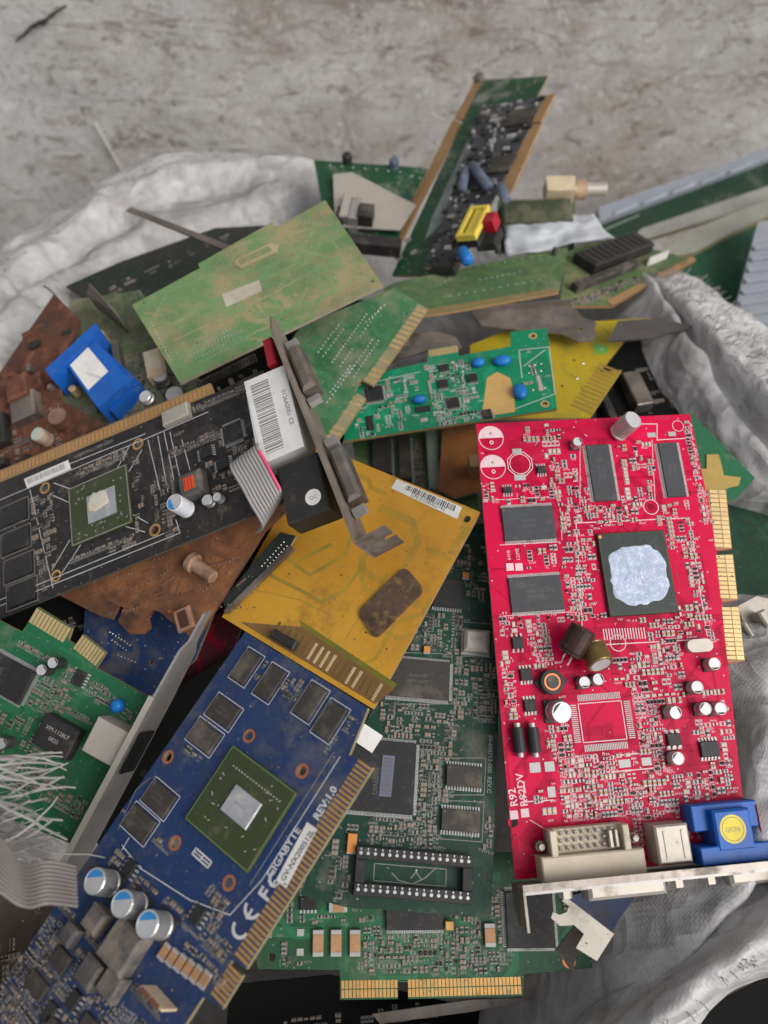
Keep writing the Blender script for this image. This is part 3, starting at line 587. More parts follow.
# ------------------------------------------------------------------ red graphics card
def red_card():
    c = Card('graphics_card', 'bright red graphics card with round white paste patch, white and blue ports', 'graphics card', (620, 640), 305, (4, 16), ((476, 424), (690, 414)), 'graphics cards in the heap')
    H = [(618, 643, 1.5), (651, 507, 1.4), (513, 822, 1.9)]
    c.board([(476, 424), (690, 414), (706, 492), (726, 489), (732, 549), (717, 551), (717, 555), (733, 554), (738, 600), (722, 603), (723, 608), (739, 606), (745, 661), (728, 664), (749, 857), (515, 880)], 'red', H, edge='fr4')
    for q in ([(707, 492), (726, 489), (732, 549), (716, 550)], [(717, 555), (733, 554), (738, 600), (722, 602)], [(723, 608), (739, 606), (745, 661), (728, 663)]):
        mb = MB(); pts = [c.L(*p) for p in q]; mb.prism(pts[::-1], .015, .035); mb.build('contact_bed', ['tan'], c.root)
    for (a, b, n) in (((726, 490), (732, 548), 13), ((733, 555), (738, 599), 10), ((739, 607), (745, 660), 12)):
        c.contacts(a, b, n, 3.1, -1, 'goldp', 0.86, inset=0.25); c.contacts(a, b, n, 3.6, -1, 'goldp', 0.74, inset=3.7)
    c.chip((586, 445), (618, 500), 1.1, 'lr', 0.62, 'chipg', 'M13S128|HYB25D', 1.5, math.pi / 2, 'memory_chip')
    c.chip((658, 443), (687, 496), 1.1, 'lr', 0.62, 'chipg', 'M13S128|HYB25D', 1.5, math.pi / 2, 'memory_chip')
    c.chip((501, 508), (557, 538), 1.1, 'tb', 0.62, 'chipg', 'M13S128|HYB25D', 1.6, 0, 'memory_chip')
    c.chip((508, 578), (565, 609), 1.1, 'tb', 0.62, 'chipg', 'M13S128|HYB25D', 1.6, 0, 'memory_chip')
    # graphics processor with dried paste
    g, r = c.chip((597, 534), (679, 612), 1.9, None, mt='subdark', name='processor', notch=False)
    fb = MB(); x0, y0, x1, y1 = r; fb.frame(x0 + .5, y0 + .5, x1 - .5, y1 - .5, 0.5, 1.93); fb.build('package_rim', ['subgreen'], g)
    pb = MB(); cx, cy = c.L(639, 575, 2); R0 = 11.9; N = 48; RG = 24; vs = []; fs = []
    for j in range(RG + 1):
        for i in range(N):
            a = 2 * math.pi * i / N; rr = R0 * j / RG / (abs(math.cos(a)) ** 3.2 + abs(math.sin(a)) ** 3.2) ** (1 / 3.2) * (1 + 0.10 * noise.fractal(Vector((math.cos(a) * 2.6, math.sin(a) * 2.6, 3)), 0.7, 2, 4))
            x, y = cx + rr * math.cos(a), cy + rr * math.sin(a); h = 0.2 + 0.28 * noise.fractal(Vector((x * .8, y * .8, 1)), 0.7, 2, 5) if j < RG else 0
            vs.append((x, y, 1.92 + max(0, h)))
    for j in range(RG):
        for i in range(N):
            k = (i + 1) % N; fs.append((j * N + i, (j + 1) * N + i, (j + 1) * N + k, j * N + k))
    pb.add(vs, fs); pb.build('thermal_paste', ['paste'], g, smooth=True)
    db = MB(); q = c.L(600, 537, 2); db.disc(q[0], q[1], 0.7, 1.95); db.build('index_dot', ['gold'], g)
    # cans
    for px, d, h, l in (((574, 446), 4, 5.2, (0, 0)), ((581, 683), 4.6, 4.6, (0, 0)), ((595, 680), 4.6, 4.2, (0, 0)), ((554, 711), 8.2, 7.0, (8, 6)), ((708, 665), 5.0, 5.6, (0, 0)), ((691, 688), 5.0, 5.6, (0, 0)),
                        ((699, 709), 5.0, 5.6, (0, 0)), ((714, 709), 5.0, 5.6, (0, 0)), ((668, 712), 5.0, 6.2, (3, 4)), ((672, 758), 5.0, 5.6, (0, 0))):
        c.can(px, d, h, 'blackmark', RND.choice((-1.6, 0.4, 2.4)), l)
    c.can((618, 433), 8.0, 11, None, 0, (17, -10), name='leaning_capacitor', base=False)
    # two radial capacitors hanging loose by their leads
    def loose(p0, p1, d, mt, topm, name):
        a = Vector((*c.L(*p0, d / 2 + 1), d / 2 + 1)); b = Vector((*c.L(*p1, d / 2 + 5), d / 2 + 5)); L = (b - a).length
        T = Matrix.Translation(a) @ (b - a).to_track_quat('Z', 'Y').to_matrix().to_4x4(); r = d / 2
        mb = MB(); mb.T = T; mb.lathe([(r * 0.8, 0), (r, 0.6), (r, 1.0), (r * .94, 1.4), (r, 1.9), (r, L - .4), (r * .93, L), (r * .78, L), (r * .76, L - .15)], 0, 24, [0, 0, 0, 0, 0, 0, 0, 1, 1]); o = mb.build(name, [mt, topm], c.root)
        sb = MB(); sb.T = T; sb.lathe([(r * .74, L - .12), (r * .73, L + 0.02)], 0, 20); sb.build('end_cap', [topm], o)
        wb = MB(); wb.T = T
        for s in (-1, 1): wb.tube([(s * 1.4, 0, 0.2), (s * 1.5, 0.4, -2), (s * 1.2, 1.5, -4)], 0.32)
        wb.build('lead', ['pin'], o, 'stuff')
    loose((569, 654), (584, 628), 10.5, 'browncap', 'blackpl', 'radial_capacitor'); loose((592, 645), (601, 665), 10.0, 'goldcan', 'alutop', 'radial_capacitor')
    c.keep(*c.rect((555, 660), (612, 620)))
    # inductor, crystal, diodes
    p = c.L(552, 682, 3); mb = MB(); mb.prism([(p[0] + 6.2 * math.cos(math.pi / 3 * i) * (1.05 if i % 3 == 0 else 0.8), p[1] + 5.2 * math.sin(math.pi / 3 * i)) for i in range(6)], 0.05, 1.6); mb.lathe([(4.6, 1.6), (4.6, 4.2), (3.4, 4.3), (3.3, 2.0)], 0, 22, cx=p[0], cy=p[1]); o = mb.build('inductor', ['blackpl'], c.root)
    mb = MB(); mb.lathe([(2.5, 1.8), (2.5, 4.0), (2.2, 4.3)], 0, 18, cx=p[0], cy=p[1]); mb.build('core', ['ferrite'], o); mb = MB(); mb.ring(p[0], p[1], 2.5, 3.3, 3.9); mb.build('winding', ['copper'], o); c.keep(p[0] - 6, p[1] - 5, p[0] + 6, p[1] + 5)
    x0, y0, x1, y1 = c.rect((686, 640), (714, 651), 3); mb = MB(); ym = (y0 + y1) / 2; rr = (y1 - y0) / 2
    pts = [(x0 + rr + rr * math.cos(a), ym + rr * math.sin(a)) for a in [math.pi / 2 + math.pi * i / 8 for i in range(9)]] + [(x1 - rr + rr * math.cos(a), ym + rr * math.sin(a)) for a in [-math.pi / 2 + math.pi * i / 8 for i in range(9)]]
    mb.prism(pts, 0.2, 3.4); mb.build('crystal', ['steelb'], c.root); c.keep(x0, y0, x1, y1)
    for x in (519, 534):
        x0, y0, x1, y1 = c.rect((x - 7, 725), (x + 6, 755), 2); T = Matrix.Translation(((x0 + x1) / 2, y0, 2.4)) @ Matrix.Rotation(-math.pi / 2, 4, 'X')
        mb = MB(); mb.T = T; mb.lathe([(1.9, 1.0), (2.3, 1.2), (2.3, (y1 - y0) - 1.2), (1.9, (y1 - y0) - 1.0)], 0, 16); o = mb.build('diode', ['chip'], c.root)
        mb = MB(); mb.T = T; L = y1 - y0; mb.lathe([(1.2, -0.6), (1.2, 1.1)], 0, 12); mb.lathe([(1.2, L - 1.1), (1.2, L + .6)], 0, 12); mb.build('leads', ['pin'], o, 'stuff'); c.keep(x0, y0 - 1, x1, y1 + 1)
    # small-outline chips
    for a, b, pins, pt in (((512, 637), (524, 648), 'tb', 1.27), ((520, 669), (533, 680), 'tb', 1.27), ((524, 700), (537, 711), 'tb', 1.27), ((700, 742), (721, 756), 'tb', 1.27), ((667, 734), (682, 745), 'tb', 2.3), ((537, 466), (547, 472), 'tb', 0.9), ((503, 487), (513, 492), 'tb', 0.9)):
        c.chip(a, b, 1.5, pins, pt, 'chip')
    # bare chip footprint, pads, printing
    mb = MB(); x0, y0, x1, y1 = c.rect((578, 704), (627, 739)); mb.frame(x0, y0, x1, y1, 0.35, 0.05, 1)
    for k in range(26):
        t = x0 + (x1 - x0) * (k + .5) / 26; mb.box(t - .2, y1 + .9, .02, t + .2, y1 + 3.4, .1); mb.box(t - .2, y0 - 3.4, .02, t + .2, y0 - .9, .1)
    for k in range(19):
        t = y0 + (y1 - y0) * (k + .5) / 19; mb.box(x0 - 3.4, t - .2, .02, x0 - .9, t + .2, .1); mb.box(x1 + .9, t - .2, .02, x1 + 3.4, t + .2, .1)
    for a, b in (((529, 763), (541, 772)), ((544, 762), (555, 771)), ((618, 760), (631, 767)), ((641, 758), (652, 765)), ((512, 449), (522, 454)), ((514, 475), (526, 480)), ((668, 432), (676, 436)), ((647, 433), (656, 437)), ((547, 787), (556, 797))):
        r = c.rect(a, b); mb.box(r[0], r[1], .02, r[2], r[3], .14); c.keep(*r)
    mb.build('bare_pads', ['pad', 'silkp'], c.root, 'stuff'); c.keep(x0 - 4, y0 - 4, x1 + 4, y1 + 4, 0)
    mb = MB()
    for q in ((491, 438), (493, 467)):
        p = c.L(*q); R = 5.4; mb.disc(p[0], p[1], R, 0.05, 0, 20, 0, math.pi); mb.ring(p[0], p[1], R - .35, R, 0.056, 0, 30); mb.ring(p[0], p[1] - 2, .45, .9, 0.06, 0, 10); mb.disc(p[0], p[1] + 2, .55, 0.07, 1, 10); c.keep(p[0] - R, p[1] - R, p[0] + R, p[1] + R)
    p = c.L(520, 464)
    for i in range(8):
        a, b = math.pi / 8 + math.pi / 4 * i, math.pi / 8 + math.pi / 4 * (i + 1); mb.line((p[0] + 5.6 * math.cos(a), p[1] + 5.6 * math.sin(a)), (p[0] + 5.6 * math.cos(b), p[1] + 5.6 * math.sin(b)), .35, .05)
    mb.ring(p[0], p[1], 4.2, 4.5, 0.054, 0, 24); c.keep(p[0] - 5.6, p[1] - 5.6, p[0] + 5.6, p[1] + 5.6)
    for q in (H[0], H[1]): p = c.L(q[0], q[1]); mb.ring(p[0], p[1], 3.0, 3.35, .05)
    for q in ((510, 567), (519, 567), (514, 815), (525, 813)): p = c.L(*q); mb.box(p[0] - 1.5, p[1] - 1.5, .03, p[0] + 1.5, p[1] + 1.5, .06); c.keep(p[0] - 1.5, p[1] - 1.5, p[0] + 1.5, p[1] + 1.5)
    p = c.L(678, 426)
    mb.ring(p[0], p[1], 2.3, 2.6, .05)
    for i in range(16):
        p = c.L(604 + i * 2.7, 634.5 - i * 0.1); mb.line((p[0], p[1] - 2), (p[0], p[1] + 2), .45, .05)
    mb.build('printed_marks', ['silkp', 'fr4'], c.root, 'stuff'); c.keep(*c.rect((600, 628), (648, 650)))
    c.ink([[(576, 523), (689, 518), (707, 635)], [(576, 523), (583, 640)], [(640, 424), (657, 424), (657, 440), (690, 438)], [(580, 646), (690, 640)], [(524, 782), (524, 802), (553, 800)], [(612, 772), (654, 768)], [(612, 756), (655, 752)]], 0.4, 'silkp')
    c.ink([[(495, 500), (562, 496)], [(560, 508), (562, 540)], [(500, 545), (560, 542)], [(503, 616), (570, 612)], [(580, 440), (580, 505)], [(652, 440), (655, 500)], [(530, 820), (560, 838)]], 0.25, 'silkp')
    hp = math.pi / 2
    c.text('R92', (518, 806), 4.0, hp + 0.05, 'silkp', bold=.06); c.text('R92DV', (528, 806), 4.0, hp + 0.05, 'silkp', bold=.06)
    c.text('6418', (511, 560), 2.0, hp, 'silkp'); c.text('L209E', (520, 560), 2.0, hp, 'silkp'); c.keep(*c.rect((505, 540), (524, 562))); c.keep(*c.rect((508, 768), (532, 810)))
    # ports at the bracket
    o, r = c.box('monitor_port', (541, 858), (648, 874), 0, 9.0, 'beige', 0.5, label='cream digital monitor port housing')
    x0, y0, x1, y1 = r; mb = MB(); mb.box(x0 + 4, y1 + 0.01, 0, x1 - 5, y1 + 8.5, 5.2, 0, .3)
    for e in (x0 + 4, x1 - 7): mb.box(e, y1 + .02, 0, e + 2.4, y1 + 8.5, 9.5, 0, .3)
    mb.build('housing_block', ['beige'], o)
    for j in range(3):
        for i in range(8):
            x = x0 + 8.4 + i * 2.65 + j * .4; y = y1 + 1.5 + j * 2.5; mb = MB(); mb.T = Matrix.Translation((x, y, 5.2)) @ Matrix.Rotation(-0.5, 4, 'X'); mb.box(-.55, -.35, 0, .55, .35, 2.3, 0, .15); mb.build('contact_pin', ['steelb'], o)
    mb = MB(); mb.box(x1 - 12, y1 + 1, 5.2, x1 - 10.6, y1 + 7, 8.8, 0, .3); mb.box(x1 - 9.6, y1 + 1, 5.2, x1 - 8.4, y1 + 7, 8.2, 0, .3); mb.build('ground_blade', ['steelb'], o)
    for e in (x0 + 1.6, x1 - 1.2):
        mb = MB(); mb.lathe([(1.9, .2), (1.9, 4), (1.2, 4.2), (1.1, 6)], 0, 12, cx=e, cy=y1 + 3); mb.build('standoff', ['steeld'], o)
    c.keep(x0, y0, x1, y1 + 9)
    o, r = c.box('video_jack', (654, 826), (694, 862), 0, 10.5, 'steelb', 0.7, label='silver round-jack shell'); x0, y0, x1, y1 = r
    for e in (0.25, 0.78):
        mb = MB(); x = x0 + (x1 - x0) * e; mb.box(x - .35, y0 + 1.5, 10.45, x + .35, y1 - 2, 10.8, 0, .1); mb.build('rib', ['steelb'], o)
    o, r = c.box('monitor_plug', (700, 848), (790, 858), 0, 11.5, 'bluepl', 0.4, label='deep blue analogue monitor port'); x0, y0, x1, y1 = r
    o2, r2 = c.box('port_body', (712, 811), (757, 849), 0, 11.8, 'bluepl', 0.8, parent=o); c.box('port_shoulder', (690, 806), (760, 826), 0, 8.0, 'bluepl', 0.4, parent=o)
    p = c.L(733, 829, 11.9); mb = MB(); mb.lathe([(4.9, 11.8), (4.9, 11.9)], 0, 26, cx=p[0], cy=p[1]); st = mb.build('round_sticker', ['yellowst'], o)
    mb = MB(); mb.ring(p[0], p[1], 3.9, 4.15, 11.93, 0, 26); mb.build('sticker_ring', ['inkg'], st)
    q = link('lettering', text_mesh('QC06', 2.3, 'inkg', 'CENTER'), st); q.location = ((p[0]) * .001, (p[1] - .9) * .001, .01193)
    c.box('red_clip', (757, 805), (764, 846), 0, 8.5, 'redpl', 0.3)
    # steel bracket, seen along its edge, with the bent tab at the left end
    bl, br = Vector(c.L(515, 880)), Vector(c.L(749, 857)); d = (br - bl).normalized(); nn = Vector((-d.y, d.x))
    a = bl - d * 1.0 - nn * 1.3; e = bl + d * 112 - nn * 1.3
    bk = c.sheet([(a.x, a.y, -3), (e.x, e.y, -3), (e.x, e.y, 15.5), (a.x, a.y, 15.5)], 'steel', 'bracket', t=1.0)
    f = a - nn * 12.5
    c.sheet([(a.x, a.y, 15.5), (f.x, f.y, 15.5), (f.x, f.y, 3), (f.x * .5 + a.x * .5, f.y * .5 + a.y * .5, -2), (a.x, a.y, -2)], 'steeld', 'mounting_tab', bk, 0.9)
    fl = [(a.x, a.y, 15.5), (e.x, e.y, 15.5), (e.x + nn.x * 2.4, e.y + nn.y * 2.4, 15.6), (a.x + nn.x * 2.4, a.y + nn.y * 2.4, 15.6)]
    c.sheet(fl, 'steeld', 'bracket_lip', bk, 0.5)
    for (q0, q1, zz, mt_) in ((24, 52, 10.5, 'steelb'), (76, 100, 9.5, 'steelb')):
        A = a + d * q0 - nn * .2; B = a + d * q1 - nn * .2; mb = MB(); T = Matrix(((d.x, -nn.x, 0, A.x), (d.y, -nn.y, 0, A.y), (0, 0, 1, 0), (0, 0, 0, 1))); mb.T = T; mb.box(0, 0, 2, q1 - q0, 5.5, zz + 1.5, 0, 1.2); mb.build('port_shell', [mt_], bk)
    for q0 in (17, 58, 70, 106):
        A = a + d * q0 - nn * .2; T = Matrix.Translation((A.x, A.y, 6.5)) @ Vector((-nn.x, -nn.y, 0)).to_track_quat('Z', 'Y').to_matrix().to_4x4(); mb = MB(); mb.T = T; mb.lathe([(2.5, 0), (2.5, 4.6), (1.6, 4.8)], 0, 6); mb.build('hex_nut', ['steelb'], bk)
    # dense small parts
    k = 0
    for a, b, n in (((496, 500), (470, 425), 10), ((520, 425), (565, 460), 26), ((545, 455), (600, 505), 34), ((500, 485), (590, 510), 26), ((618, 440), (662, 505), 46), ((688, 420), (704, 520), 34), ((560, 505), (600, 560), 34), ((585, 495), (640, 520), 26), ((655, 500), (712, 545), 34),
                    ((500, 545), (600, 580), 30), ((680, 535), (716, 640), 40), ((562, 575), (600, 640), 34), ((498, 610), (570, 640), 30), ((530, 630), (560, 670), 26), ((500, 650), (520, 720), 18), ((600, 610), (700, 640), 40), ((610, 645), (690, 700), 80), ((540, 690), (575, 760), 20), ((556, 745), (600, 815), 60), ((585, 745), (640, 800), 50), ((630, 690), (668, 770), 46), ((690, 690), (735, 740), 20), ((560, 790), (650, 850), 50), ((640, 775), (740, 830), 70), ((520, 780), (560, 830), 8), ((690, 715), (735, 790), 12)):
        k += 1; c.smds(a, b, int(n * 0.95), size=1.0, silk='silkp', seed=k, clean=True)
    c.traces(120, 'red_tr', seed=11, w=0.3); c.vias(240, 'pad', 12)
    return c
red_card()

# ------------------------------------------------------------------ blue graphics card
def blue_card():
    c = Card('graphics_card', 'blue graphics card with square processor, three round capacitors and gold edge contacts', 'graphics card', (240, 805), 250, (-24, 32), ((245, 632), (368, 708)), 'graphics cards in the heap')
    H = [(249, 736, 1.5), (302, 771, 1.5), (168, 757, 1.5), (175, 843, 1.5), (229, 883, 1.5)]
    c.board([(245, 632), (368, 708), (349, 755), (373, 767), (246, 969), (232, 960), (228, 966), (243, 975), (222, 1009), (203, 997), (140, 1095), (-75, 1095)], 'blue', H, edge='fr4')
    c.rings(H)
    c.contacts((373, 768), (247, 968), 44, 5.4, -1, 'gold', 0.64, inset=0.35); c.contacts((243, 976), (223, 1008), 7, 5.4, -1, 'gold', 0.64, inset=0.35)
    mb = MB()
    for px, wh in (((245, 666), (7.4, 11.6)), ((269, 682), (7.4, 11.6)), ((309, 701), (7.4, 11.6)), ((329, 720), (7.4, 11.6)), ((222, 711), (12, 7.8)), ((203, 736), (12, 7.8)), ((158, 798), (12, 7.8)), ((138, 823), (12, 7.8))):
        o, r = c.chip(None, None, 1.1, None, mt='chipd', txt='HYNIX|H5PS5162' if wh[0] > 8 else None, tsize=1.3, c=px, wh=wh, name='memory_chip')
        mb.frame(r[0] - .7, r[1] - .7, r[2] + .7, r[3] + .7, 0.28, .05); c.keep(r[0] - 1, r[1] - 1, r[2] + 1, r[3] + 1)
    mb.build('printed_frames', ['silk'], c.root, 'stuff')
    g, r = c.chip((233, 745), (247, 873), 1.4, None, mt='subgreen', name='processor', notch=False); x0, y0, x1, y1 = r
    fb = MB(); fb.frame(x0 + .3, y0 + .3, x1 - .3, y1 - .3, 0.35, 1.43); fb.build('package_rim', [mat('bright green rim', (0.12, 0.19, 0.05), 0.5)], g)
    d, rd = c.box('die', (236, 784), (245, 830), 1.3, 2.2, 'die', 0.15, parent=g)
    pb = MB(); R = random.Random(4)
    for i in range(16):
        t = x0 + 5 + (x1 - x0 - 10) * i / 15; pb.box(t - .28, y1 - 5.4, 1.38, t + .28, y1 - 4.9, 1.7)
    for i in range(26):
        x, y = R.uniform(x0 + 2, x1 - 2), R.uniform(y0 + 2, y1 - 2)
        if not (rd[0] - 1.5 < x < rd[2] + 1.5 and rd[1] - 1.5 < y < rd[3] + 1.5): pb.rbox(x, y, R.uniform(.5, 1.4), .35, 1.38, 1.6, R.uniform(0, 3))
    pb.build('package_parts', ['pad'], g, 'stuff')
    q = c.text('G98-605-U2', (239, 806), 0.9, 0, 'inkg', 'CENTER', z=2.24, parent=d, name='marking')
    # three polymer capacitors, inductors, connector
    for px, a in (((112, 884), 2.2), ((139, 906), 2.2), ((164, 926), 2.2)): c.can(px, 8.2, 9.0, 'bluemark', a)
    for px, w, h in (((92, 919), 7.4, 5), ((118, 946), 12.5, 6), ((86, 972), 8, 4.5), ((108, 984), 8, 4.5), ((66, 934), 6, 4)):
        p = c.L(*px, h); mb = MB(); mb.box(p[0] - w / 2, p[1] - w / 2, .1, p[0] + w / 2, p[1] + w / 2, h, 0, .9); mb.build('inductor', ['ferrite'], c.root); c.keep(p[0] - w / 2, p[1] - w / 2, p[0] + w / 2, p[1] + w / 2)
    o, r = c.box('power_socket', (140, 985), (160, 1012), 0, 8, 'cream', .5); x0, y0, x1, y1 = r
    mb = MB(); mb.box(x0 + 1, y0 + 1, 7.9, (x0 + x1) / 2 - .3, y1 - 1, 8.3); mb.box((x0 + x1) / 2 + .3, y0 + 1, 7.9, x1 - 1, y1 - 1, 8.3); mb.build('socket_opening', [mat('rust stain', (0.16, 0.06, 0.03), .8)], o)
    for px in ((128, 868), (196, 915), (72, 1000), (48, 1012)): c.chip(None, None, 1.4, 'lr', 1.2, 'chip', c=px, wh=(4.2, 5.2))
    for px, w, h in (((60, 960), 7, 5.5), ((36, 985), 9, 5), ((52, 1030), 9, 5), ((90, 1030), 9, 5)):
        p = c.L(*px, 1.2); mb = MB(); mb.box(p[0] - w / 2, p[1] - h / 2, .1, p[0] + w / 2, p[1] + h / 2, 1.4, 0, .2); mb.build('transistor', ['chipd'], c.root); c.keep(p[0] - w / 2, p[1] - h / 2, p[0] + w / 2, p[1] + h / 2)
    for i in range(6):
        p = c.L(166 + i * 8, 952 + i * 5.5); mb = MB(); mb.box(p[0] - 1.3, p[1] - 2.4, .1, p[0] + 1.3, p[1] - 1.5, 1.3); mb.box(p[0] - 1.3, p[1] + 1.5, .1, p[0] + 1.3, p[1] + 2.4, 1.3); mb.box(p[0] - 1.3, p[1] - 1.5, .1, p[0] + 1.3, p[1] + 1.5, 1.25, 1); mb.build('ceramic_capacitor', ['pad', 'mlcc'], c.root); c.keep(p[0] - 1.3, p[1] - 2.4, p[0] + 1.3, p[1] + 2.4)
    # printing: runs along the contact edge
    hp = math.pi / 2 + 0.0
    c.text('REV:1.0', (318, 821), 3.5, hp, 'silk', bold=.10); c.text('GIGABYTE', (271, 879), 3.5, hp, 'silk', bold=.08)
    c.text('F', (267, 903), 6.2, hp, 'silk', bold=.2); c.text('C', (275, 891), 6.2, hp, 'silk', bold=.2); c.text('c', (276, 888), 3.8, hp, 'silk', bold=.15)
    c.text('M3551', (327, 755), 2.6, hp, 'silkd')
    mb = MB(); p = Vector(c.L(240, 927))
    for k, y in ((0, 0), (1, 6.2)):            # the two half rings of the CE mark
        cx, cy = p.x + 0.4, p.y + y; R1, R0 = 3.1, 2.1; n = 14
        for i in range(n):
            a, b = math.pi * (1 + i / n) , math.pi * (1 + (i + 1) / n)
            mb.flat([(cx + R0 * math.cos(a), cy + R0 * math.sin(a)), (cx + R1 * math.cos(a), cy + R1 * math.sin(a)), (cx + R1 * math.cos(b), cy + R1 * math.sin(b)), (cx + R0 * math.cos(b), cy + R0 * math.sin(b))], .06)
        if k: mb.line((cx, cy - 3.0), (cx, cy - 0.6), .8, .066)
    mb.build('conformity_mark', ['silk'], c.root)
    lab = c.barcode([(307, 822), (317, 829), (286, 888), (276, 880)], 0.12, 0.06, name='label', seed=9, region=(0.1, 0.1, 0.2, 0.2), inkm='paper')
    q = c.text('GV-NX200512L', (284, 882), 2.5, hp, 'ink', bold=.04, z=.22, parent=lab)
    mb = MB(); 
    c.ink([[(340, 757), (262, 880), (230, 915), (190, 900), (140, 868), (122, 845)], [(129, 838), (122, 850)]], 0.3, 'silk'); c.ink([[(334, 752), (250, 885)], [(118, 830), (136, 790), (150, 778)]], 0.25, 'silkd')
    r = c.rect((196, 848), (208, 868)); mb.frame(*r, .5, .05); mb.line(((r[0] + r[2]) / 2, r[1]), ((r[0] + r[2]) / 2, r[3]), .4, .056); mb.line((r[0], (r[1] + r[3]) / 2), (r[2], (r[1] + r[3]) / 2), .4, .06)
    mb.build('printed_table', ['silk'], c.root, 'stuff'); c.keep(*r)
    c.keep(*c.rect((300, 800), (250, 960))); c.keep(*c.rect((233, 745), (247, 873)))
    for i, (a, b, n) in enumerate((((110, 860), (160, 890), 26), ((165, 900), (225, 950), 50), ((60, 900), (160, 1010), 120), ((0, 960), (180, 1060), 150), ((190, 940), (225, 985), 24), ((225, 690), (200, 760), 14), ((255, 650), (345, 735), 20), ((120, 800), (170, 850), 16), ((-20, 990), (120, 1080), 120), ((215, 880), (225, 960), 20))):
        c.smds(a, b, n, size=1.0, silk='silk', seed=40 + i)
    c.traces(46, 'blue_tr', seed=21, w=0.3); c.vias(160, 'blue_tr', 22)
    return c
blue_card()

